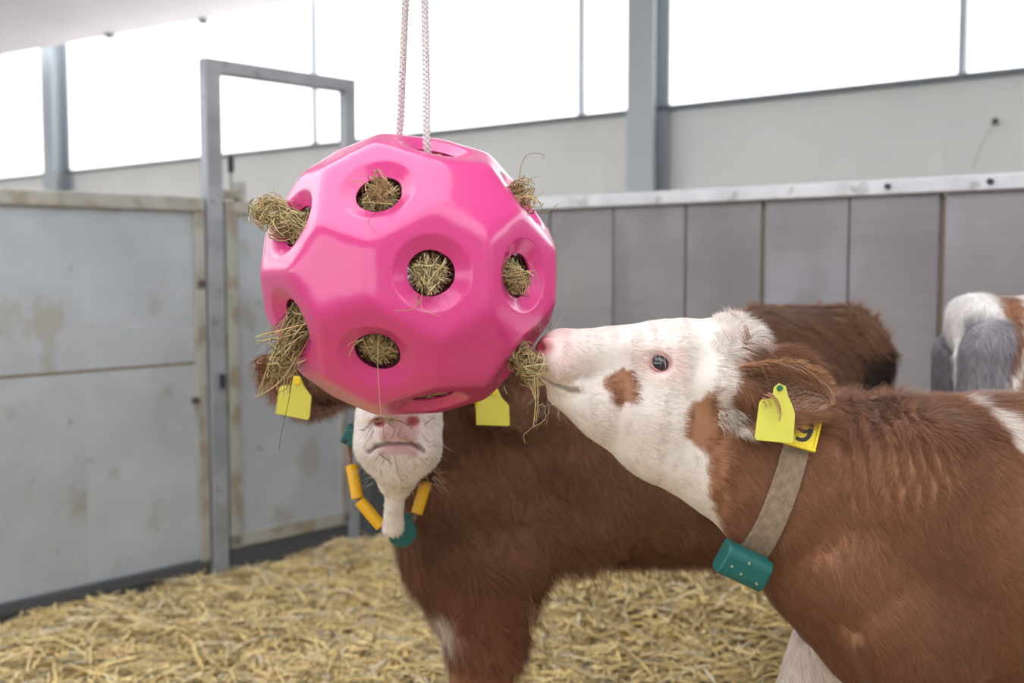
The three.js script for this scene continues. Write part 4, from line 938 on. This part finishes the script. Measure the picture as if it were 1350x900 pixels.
  for (const q of [-1, 1]) { const e = part('eye', new THREE.SphereGeometry(0.016, 20, 14), eyeMat, calf2); e.position.copy(c2(531 + 62 * q, 462, 1.965)); }
}
// ---------------------------------------------------------------- third calf at the right edge, seen from its rump
const BASE3 = V(1.3, 0, -2.28);
const c3 = (x, y, D) => P(x, y, D).sub(BASE3);
const calf3 = thing('calf', 'white and brown calf at the right edge turning its pale grey rump to the pen', 'calf', BASE3.toArray());
const f3 = new Field();
{
  const L = (a, b, ra, rb, o) => f3.limb(c3(...a), c3(...b), ra * a[2] / F, rb * b[2] / F, o);
  const down = (x, y, D) => V((x - 675) / F * D, y, -D).sub(BASE3), leg = (a, b, ra, rb, k = 0.02) => f3.limb(down(...a), down(...b), ra, rb, { k });
  L([1300, 434, 2.28], [1500, 430, 2.2], 40, 52, { s: 2.0, k: 0.05 }); L([1430, 490, 2.25], [1900, 530, 2.0], 104, 150, { s: 0.95, k: 0.05 });
  L([1268, 470, 2.41], [1272, 560, 2.41], 38, 42, { k: 0.03 }); L([1310, 468, 2.15], [1312, 565, 2.15], 44, 50, { k: 0.03 });
  L([1282, 414, 2.3], [1290, 440, 2.3], 24, 30, { s: 2.6, k: 0.04 });
  L([1270, 424, 2.285], [1266, 470, 2.25], 10, 8, { k: 0.015 }); L([1266, 470, 2.25], [1270, 620, 2.25], 8, 10, { k: 0.01 });
  for (const D of [2.15, 2.42]) {
    L([1322, 560, D], [1345, 680, D], 52, 40, { k: 0.05 }); leg([1345, 0.6, D], [1310, 0.42, D], 0.06, 0.045, 0.04); leg([1310, 0.42, D], [1320, 0.14, D], 0.042, 0.03); leg([1320, 0.14, D], [1335, 0.02, D], 0.034, 0.044);
    const E = D - 0.25; L([1880, 560, E], [1880, 800, E], 80, 45, { k: 0.05 }); leg([1880, 0.48, E], [1880, 0.3, E], 0.06, 0.045, 0.04); leg([1880, 0.3, E], [1880, 0.12, E], 0.042, 0.03); leg([1880, 0.12, E], [1890, 0.02, E], 0.034, 0.044);
  }
  L([1900, 490, 2.0], [2120, 400, 1.95], 120, 80, { s: 0.75, k: 0.05 }); L([2120, 390, 1.95], [2160, 400, 1.94], 75, 70, { k: 0.04 }); L([2160, 400, 1.94], [2300, 490, 1.9], 62, 40, { k: 0.04 });
  for (const q of [-1, 1]) L([2120, 370, 1.95 + 0.1 * q], [2100, 380, 1.95 + 0.22 * q], 22, 14, { k: 0.03 });
}
function look3(x, y, z) {
  const D = -(z + BASE3.z), px = 675 + (x + BASE3.x) / D * F, j = noise(x * 14, y * 14, z * 14), Y = y;
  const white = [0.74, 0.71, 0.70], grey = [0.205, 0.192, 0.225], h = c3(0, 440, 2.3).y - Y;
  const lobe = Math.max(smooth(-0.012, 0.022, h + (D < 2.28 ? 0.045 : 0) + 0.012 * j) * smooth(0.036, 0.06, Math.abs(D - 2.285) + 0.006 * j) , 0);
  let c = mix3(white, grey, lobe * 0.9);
  const side = (x + BASE3.x) - (0.947 + 0.014 * j - 0.235 * (h + 0.053));
  c = mix3(c, BROWN, smooth(-0.006, 0.01, side) * smooth(2.29, 2.24, D));
  const st = smooth(0.012, 0.006, Math.abs((x + BASE3.x) - 0.957 + 0.5 * (h - 0.015))) * smooth(0.1, 0.08, h) * smooth(-0.006, 0.01, side);
  return mix3(c, [0.8, 0.77, 0.74], st);
}
{
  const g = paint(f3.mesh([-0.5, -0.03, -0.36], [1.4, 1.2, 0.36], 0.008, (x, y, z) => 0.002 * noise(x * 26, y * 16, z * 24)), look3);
  const body = part('body', g, skinMat, calf3);
  if (FUR) coat(g, 60000, body, (p, n) => (p.x + BASE3.x < 1.25 && p.y > 0.7 ? 1 : 0.25), (p, n, f) => f.set(0.3, -1, 0), (p) => [0.02, 0.25, 0.4, look3(p.x, p.y, p.z)], 0.0011);
}
// ================================================================ COLLARS AND TAGS
const yellow = std({ color: 0xe9cf1c, roughness: 0.5 }), paleYellow = std({ color: 0xd2cf55, roughness: 0.6 }), teal = std({ color: 0x0a5a58, roughness: 0.42 }), screwMat = std({ color: 0xa9a58f, roughness: 0.5, metalness: 0.4 }), black = std({ color: 0x17181a, roughness: 0.5 }), deepYellow = std({ color: 0xe0aa14, roughness: 0.45 });
const webTex = tex(0.06, 0.06, 4000, (x, y) => { const w = Math.sin(x * 2 * Math.PI / 0.002) * Math.sin(y * 2 * Math.PI / 0.0024), n = fbm(x * 180, y * 90, 3, 3), v = 0.54 + 0.09 * w + 0.16 * n; return [v * 1.04, v * 0.9, v * 0.76]; });
const webBump = tex(0.06, 0.06, 4000, (x, y) => { const v = 0.5 + 0.5 * Math.sin(x * 2 * Math.PI / 0.002) * Math.sin(y * 2 * Math.PI / 0.0024); return [v, v, v]; }, false);
const webbing = std({ map: webTex, bumpMap: webBump, bumpScale: 0.0006, roughness: 0.95 });
const EYEPOINT = V(0, EYE, 0);
const font = await new FontLoader().loadAsync('fonts/droid/droid_sans_regular.typeface.json');
const skinAt = (field, base, px, py) => { const d = P(px, py, 1).sub(EYEPOINT).normalize(); return field.ray(EYEPOINT.clone().sub(base), d); };
{
  const col = thing('neck_collar', 'beige webbing collar with number plate and teal block on the foreground calf', 'collar', BASE1.toArray());
  const top = skinAt(f1, BASE1, 1049, 585), bot = skinAt(f1, BASE1, 990, 728);
  const U = V(top.x - bot.x, top.y - bot.y, 0).normalize(), A = V(U.y, -U.x, 0), C = V((top.x + bot.x) / 2, (top.y + bot.y) / 2, 0);
  const { g, outer } = band(f1, C, U, V(0, 0, 1), A, 0.0165, 0.004, 0.0022);
  part('strap', g, webbing, col);
  const fz = new Strands();                                         // frayed edge threads
  for (let i = 0; i < 160; i++) { const o = outer[Math.floor(rr(4, 44))], s = rnd() < 0.75 ? 1 : -1, p = o.p.clone().addScaledVector(A, s * 0.0165), q = p.clone().addScaledVector(A, s * rr(0.001, 0.004)).add(V(0.003 * gauss(), 0.003 * gauss(), 0.002)); fz.add(bez(p, p.clone().lerp(q, 0.5).add(V(0, 0.001, 0.001)), q, 3), 0.00025, [0.42, 0.34, 0.25], 0.5); }
  part('frayed_thread', fz.build(), skinMat, col, 'stuff');
  const at = skinAt(f1, BASE1, 1054, 571), nrm = f1.normal(at.x, at.y, at.z);
  const pl = part('number_plate', new RoundedBoxGeometry(0.044, 0.05, 0.005, 3, 0.0022), yellow, col);
  const zx = nrm.clone(); zx.z = Math.max(zx.z, 0.5); zx.normalize(); const yx = V(0.27, 0.96, 0).addScaledVector(zx, -V(0.27, 0.96, 0).dot(zx)).normalize(), xx = yx.clone().cross(zx);
  pl.setRotationFromMatrix(new THREE.Matrix4().makeBasis(xx, yx, zx)); pl.position.copy(at).addScaledVector(nrm, 0.013);
  for (const [x, y, w, h] of [[0, 0.0235, 0.046, 0.004], [0, -0.0235, 0.046, 0.004], [0.0205, 0, 0.004, 0.05], [-0.0205, 0, 0.004, 0.05]]) part('rim', new RoundedBoxGeometry(w, h, 0.0055, 2, 0.0016).translate(x, y, 0.0022), yellow, pl);
  const nine = new TextGeometry('9', { font, size: 0.031, depth: 0.0012, curveSegments: 10, bevelEnabled: true, bevelSize: 0.0008, bevelThickness: 0.0003, bevelSegments: 1 }); nine.center(); nine.translate(0.0035, 0, 0.003);
  part('digit', nine, black, pl);
  // teal block under the throat
  const b = skinAt(f1, BASE1, 990, 728), bl = new THREE.Group(); bl.name = 'teal_block'; col.add(bl);
  const prof = new THREE.Shape(); prof.moveTo(-0.013, 0.017); prof.lineTo(0.004, 0.017); prof.quadraticCurveTo(0.012, 0.016, 0.0135, 0.006); prof.lineTo(0.0135, -0.008); prof.quadraticCurveTo(0.013, -0.019, 0.004, -0.019); prof.lineTo(-0.007, -0.019); prof.quadraticCurveTo(-0.013, -0.018, -0.013, -0.01); prof.closePath();
  const bg = new THREE.ExtrudeGeometry(prof, { depth: 0.06, bevelEnabled: true, bevelSize: 0.003, bevelThickness: 0.003, bevelSegments: 3, curveSegments: 10 }); bg.translate(0, 0, -0.03); bg.rotateY(-Math.PI / 2);
  part('housing', bg, teal, bl);
  bl.position.copy(P(980, 745, 1.445).sub(BASE1)); bl.rotation.set(0.1, 0.1, -0.47);
  for (const [x, y] of [[-0.021, -0.004], [-0.005, -0.008], [0.02, -0.011], [-0.002, 0.009]]) part('screw', new THREE.CylinderGeometry(0.0018, 0.0018, 0.002, 8).rotateX(Math.PI / 2).translate(x, y, 0.0165), screwMat, bl);
}
const tagShape = [[-0.0245, -0.031], [0.0245, -0.031], [0.0265, -0.027], [0.0265, 0.004], [0.0235, 0.009], [0.0125, 0.018], [0.0085, 0.034], [0.0045, 0.0365], [-0.0045, 0.0365], [-0.0085, 0.034], [-0.0125, 0.018], [-0.0235, 0.009], [-0.0265, 0.004], [-0.0265, -0.027]];
{
  const t = thing('ear_tag', 'blank yellow ear tag with a green stud on the near ear of the foreground calf', 'ear tag', P(1023, 549, 1.414).toArray(), 0, 'yellow ear tags');
  t.rotation.set(-0.1, 0.12, -0.10);
  const pts = [[-0.0225, -0.031], [0.0225, -0.031], [0.0245, -0.0285], [0.0235, 0.006], [0.0185, 0.017], [0.0125, 0.027], [0.0085, 0.0385], [0.0, 0.041], [-0.0055, 0.0355], [-0.0065, 0.022], [-0.0195, 0.019], [-0.0225, 0.015], [-0.0245, -0.0285]];
  part('panel', plate(pts, 0.0012, 0.0006), paleYellow, t);
  part('stud', new THREE.CylinderGeometry(0.0036, 0.0042, 0.004, 16).rotateX(Math.PI / 2).translate(0.001, 0.036, 0.002), std({ color: 0x1f6a48, roughness: 0.5 }), t).userData.label = 'green stud';
  const hr = new Strands();                                         // ear hair lying over the tag
  for (const [x0, y0, x1, y1] of [[1010, 520, 1026, 545], [1006, 524, 1016, 536], [1020, 524, 1029, 555], [1013, 518, 1027, 540], [1004, 528, 1010, 538], [1017, 521, 1030, 548]]) for (let i = 0; i < 7; i++) { const A = P(x0 + 2 * gauss(), y0 + gauss(), 1.416), B = P(x1 + 2 * gauss(), y1 + 2 * gauss(), 1.405), C = P((x0 + x1) / 2 + 5, y0 + 2, 1.403); hr.add(bez(A, C, B, 6).map((p) => p.sub(BASE1)), 0.0004, BROWN_PALE.map((q) => q * rr(0.7, 1.3)), 0.3); }
  part('ear_hair', hr.build(), skinMat, calf1, 'stuff');
}
for (const [x, y, D, rx, rz, label, seen] of [
  [389, 527, 1.925, 0.05, -0.13, 'blank yellow ear tag at the left below the hanging bunch of hay', [[-0.029, -0.027], [0.024, -0.031], [0.0275, -0.027], [0.0265, 0.009], [0.012, 0.025], [0.004, 0.04], [-0.006, 0.04], [-0.008, 0.024], [-0.024, 0.021], [-0.0285, 0.017]]],
  [650, 541, 1.925, 0.05, 0.0, 'blank yellow ear tag between the pink ball and the muzzle of the white faced calf', [[-0.028, -0.024], [0.026, -0.026], [0.0275, -0.024], [0.0265, 0.008], [0.014, 0.022], [0.006, 0.04], [-0.006, 0.04], [-0.012, 0.024], [-0.026, 0.01], [-0.0285, 0.004]]]]) {
  const t = thing('ear_tag', label, 'ear tag', P(x, y, D).toArray(), 0, 'yellow ear tags'); t.rotation.set(rx, 0, rz);
  part('panel', plate(seen, 0.0014, 0.0008), paleYellow, t);
  part('stud', new THREE.CylinderGeometry(0.006, 0.007, 0.005, 14).rotateX(Math.PI / 2).translate(0, 0.034, 0.003), yellow, t);
  part('back_button', new THREE.CylinderGeometry(0.009, 0.01, 0.004, 16).rotateX(Math.PI / 2).translate(-0.022, 0.006, -0.012), yellow, t);
}
// collar of the calf behind: yellow tubes on a cord with teal blocks
{
  const col = thing('neck_collar', 'collar of yellow tubes with teal blocks on the calf behind the ball', 'collar', BASE2.toArray());
  const path = [[520, 560, 2.1], [470, 556, 1.99], [461, 580, 1.965], [462, 612, 1.95], [471, 652, 1.935], [488, 676, 1.93], [507, 694, 1.925], [528, 703, 1.925], [546, 684, 1.95], [555.5, 656, 1.957], [566, 617, 1.967], [574, 585, 1.985], [585, 560, 2.05]].map((p) => c2(...p));
  const curve = new THREE.CatmullRomCurve3(path);
  part('cord', new THREE.TubeGeometry(curve, 90, 0.0045, 8), std({ color: 0x8a7259, roughness: 0.9 }), col);
  const tube = (a, b) => { const A = c2(...a), B = c2(...b), m = part('tube', new THREE.LatheGeometry([[0.006, 0], [0.0095, 0], [0.0105, 0.0015], [0.0105, A.distanceTo(B) - 0.0015], [0.0095, A.distanceTo(B)], [0.006, A.distanceTo(B)]].map(([x, y]) => new THREE.Vector2(x, y)), 20), deepYellow, col); m.position.copy(A); m.quaternion.setFromUnitVectors(V(0, 1, 0), B.clone().sub(A).normalize()); };
  tube([463.5, 613, 1.945], [471.5, 657, 1.93]); tube([474, 660, 1.93], [503, 694, 1.922]); tube([570, 600, 1.965], [562.5, 632, 1.955]); tube([562, 634, 1.955], [549.5, 677, 1.945]);
  const b1 = part('teal_block', new RoundedBoxGeometry(0.026, 0.036, 0.026, 3, 0.005), teal, col); b1.position.copy(c2(463, 573, 1.955)); b1.rotation.z = -0.42;
  part('screw', new THREE.CylinderGeometry(0.003, 0.003, 0.003, 8).rotateX(Math.PI / 2).translate(-0.004, -0.012, 0.013), black, b1);
  const prof = new THREE.Shape(); prof.moveTo(-0.02, 0.02); prof.lineTo(0.02, 0.02); prof.lineTo(0.023, -0.006); prof.quadraticCurveTo(0.012, -0.024, 0, -0.024); prof.quadraticCurveTo(-0.014, -0.024, -0.021, -0.006); prof.closePath();
  const b2 = part('teal_block', new THREE.ExtrudeGeometry(prof, { depth: 0.024, bevelEnabled: true, bevelSize: 0.002, bevelThickness: 0.002, bevelSegments: 2 }).translate(0, 0, -0.012), teal, col); b2.position.copy(c2(529, 699, 1.915)); b2.rotation.set(0.2, 0.15, 0.22);
}
// wisps of hay stuck to the muzzle of the calf behind
{
  const st = new Strands(), M2 = [[[508, 556], [520, 565], [515, 580]], [[516, 552], [530, 556], [545, 566]], [[498, 553], [488, 575], [478, 590]], [[492, 552], [480, 566], [474, 566]], [[502, 560], [498, 590], [503, 628]], [[500, 598], [510, 606], [517, 612]], [[556, 572], [562, 580], [568, 584]], [[560, 560], [568, 553], [575, 548]], [[530, 560], [525, 575], [540, 580], [550, 578]], [[520, 600], [526, 628], [540, 640], [546, 665]], [[512, 570], [505, 580], [500, 575]], [[534, 575], [542, 582], [552, 592]], [[509, 548], [505, 565], [508, 590]], [[486, 550], [494, 556], [512, 552]]];
  for (const l of M2) line(st, l.map(([x, y]) => { const p = skinAt(f2, BASE2, x, y); return [x, y, p ? 1.78 + p.z + BASE2.z + 0.004 : 0]; }), 1.78, rr(0.0006, 0.001), lin(rnd() < 0.4 ? 0x6b5233 : 0xb59b6c));
  for (let i = 0; i < 40; i++) { const x = 510 + 14 * gauss(), y = 552 + 8 * gauss(), p = skinAt(f2, BASE2, x, y); if (!p) continue; const A = p.add(BASE2).add(V(0, 0, 0.003)), B = A.clone().add(V(0.02 * gauss(), 0.014 * gauss(), 0.004)); st.add(bez(A, A.clone().lerp(B, 0.5).add(V(0, 0.004, 0.006)), B, 4), 0.0006, hayCol()); }
  tag(part('hay_wisp', st.build(), M.hay, scene), 'loose hay wisps stuck to the pink muzzle of the calf behind the ball', 'hay', null, 'stuff');
}

renderer.render(scene, camera);
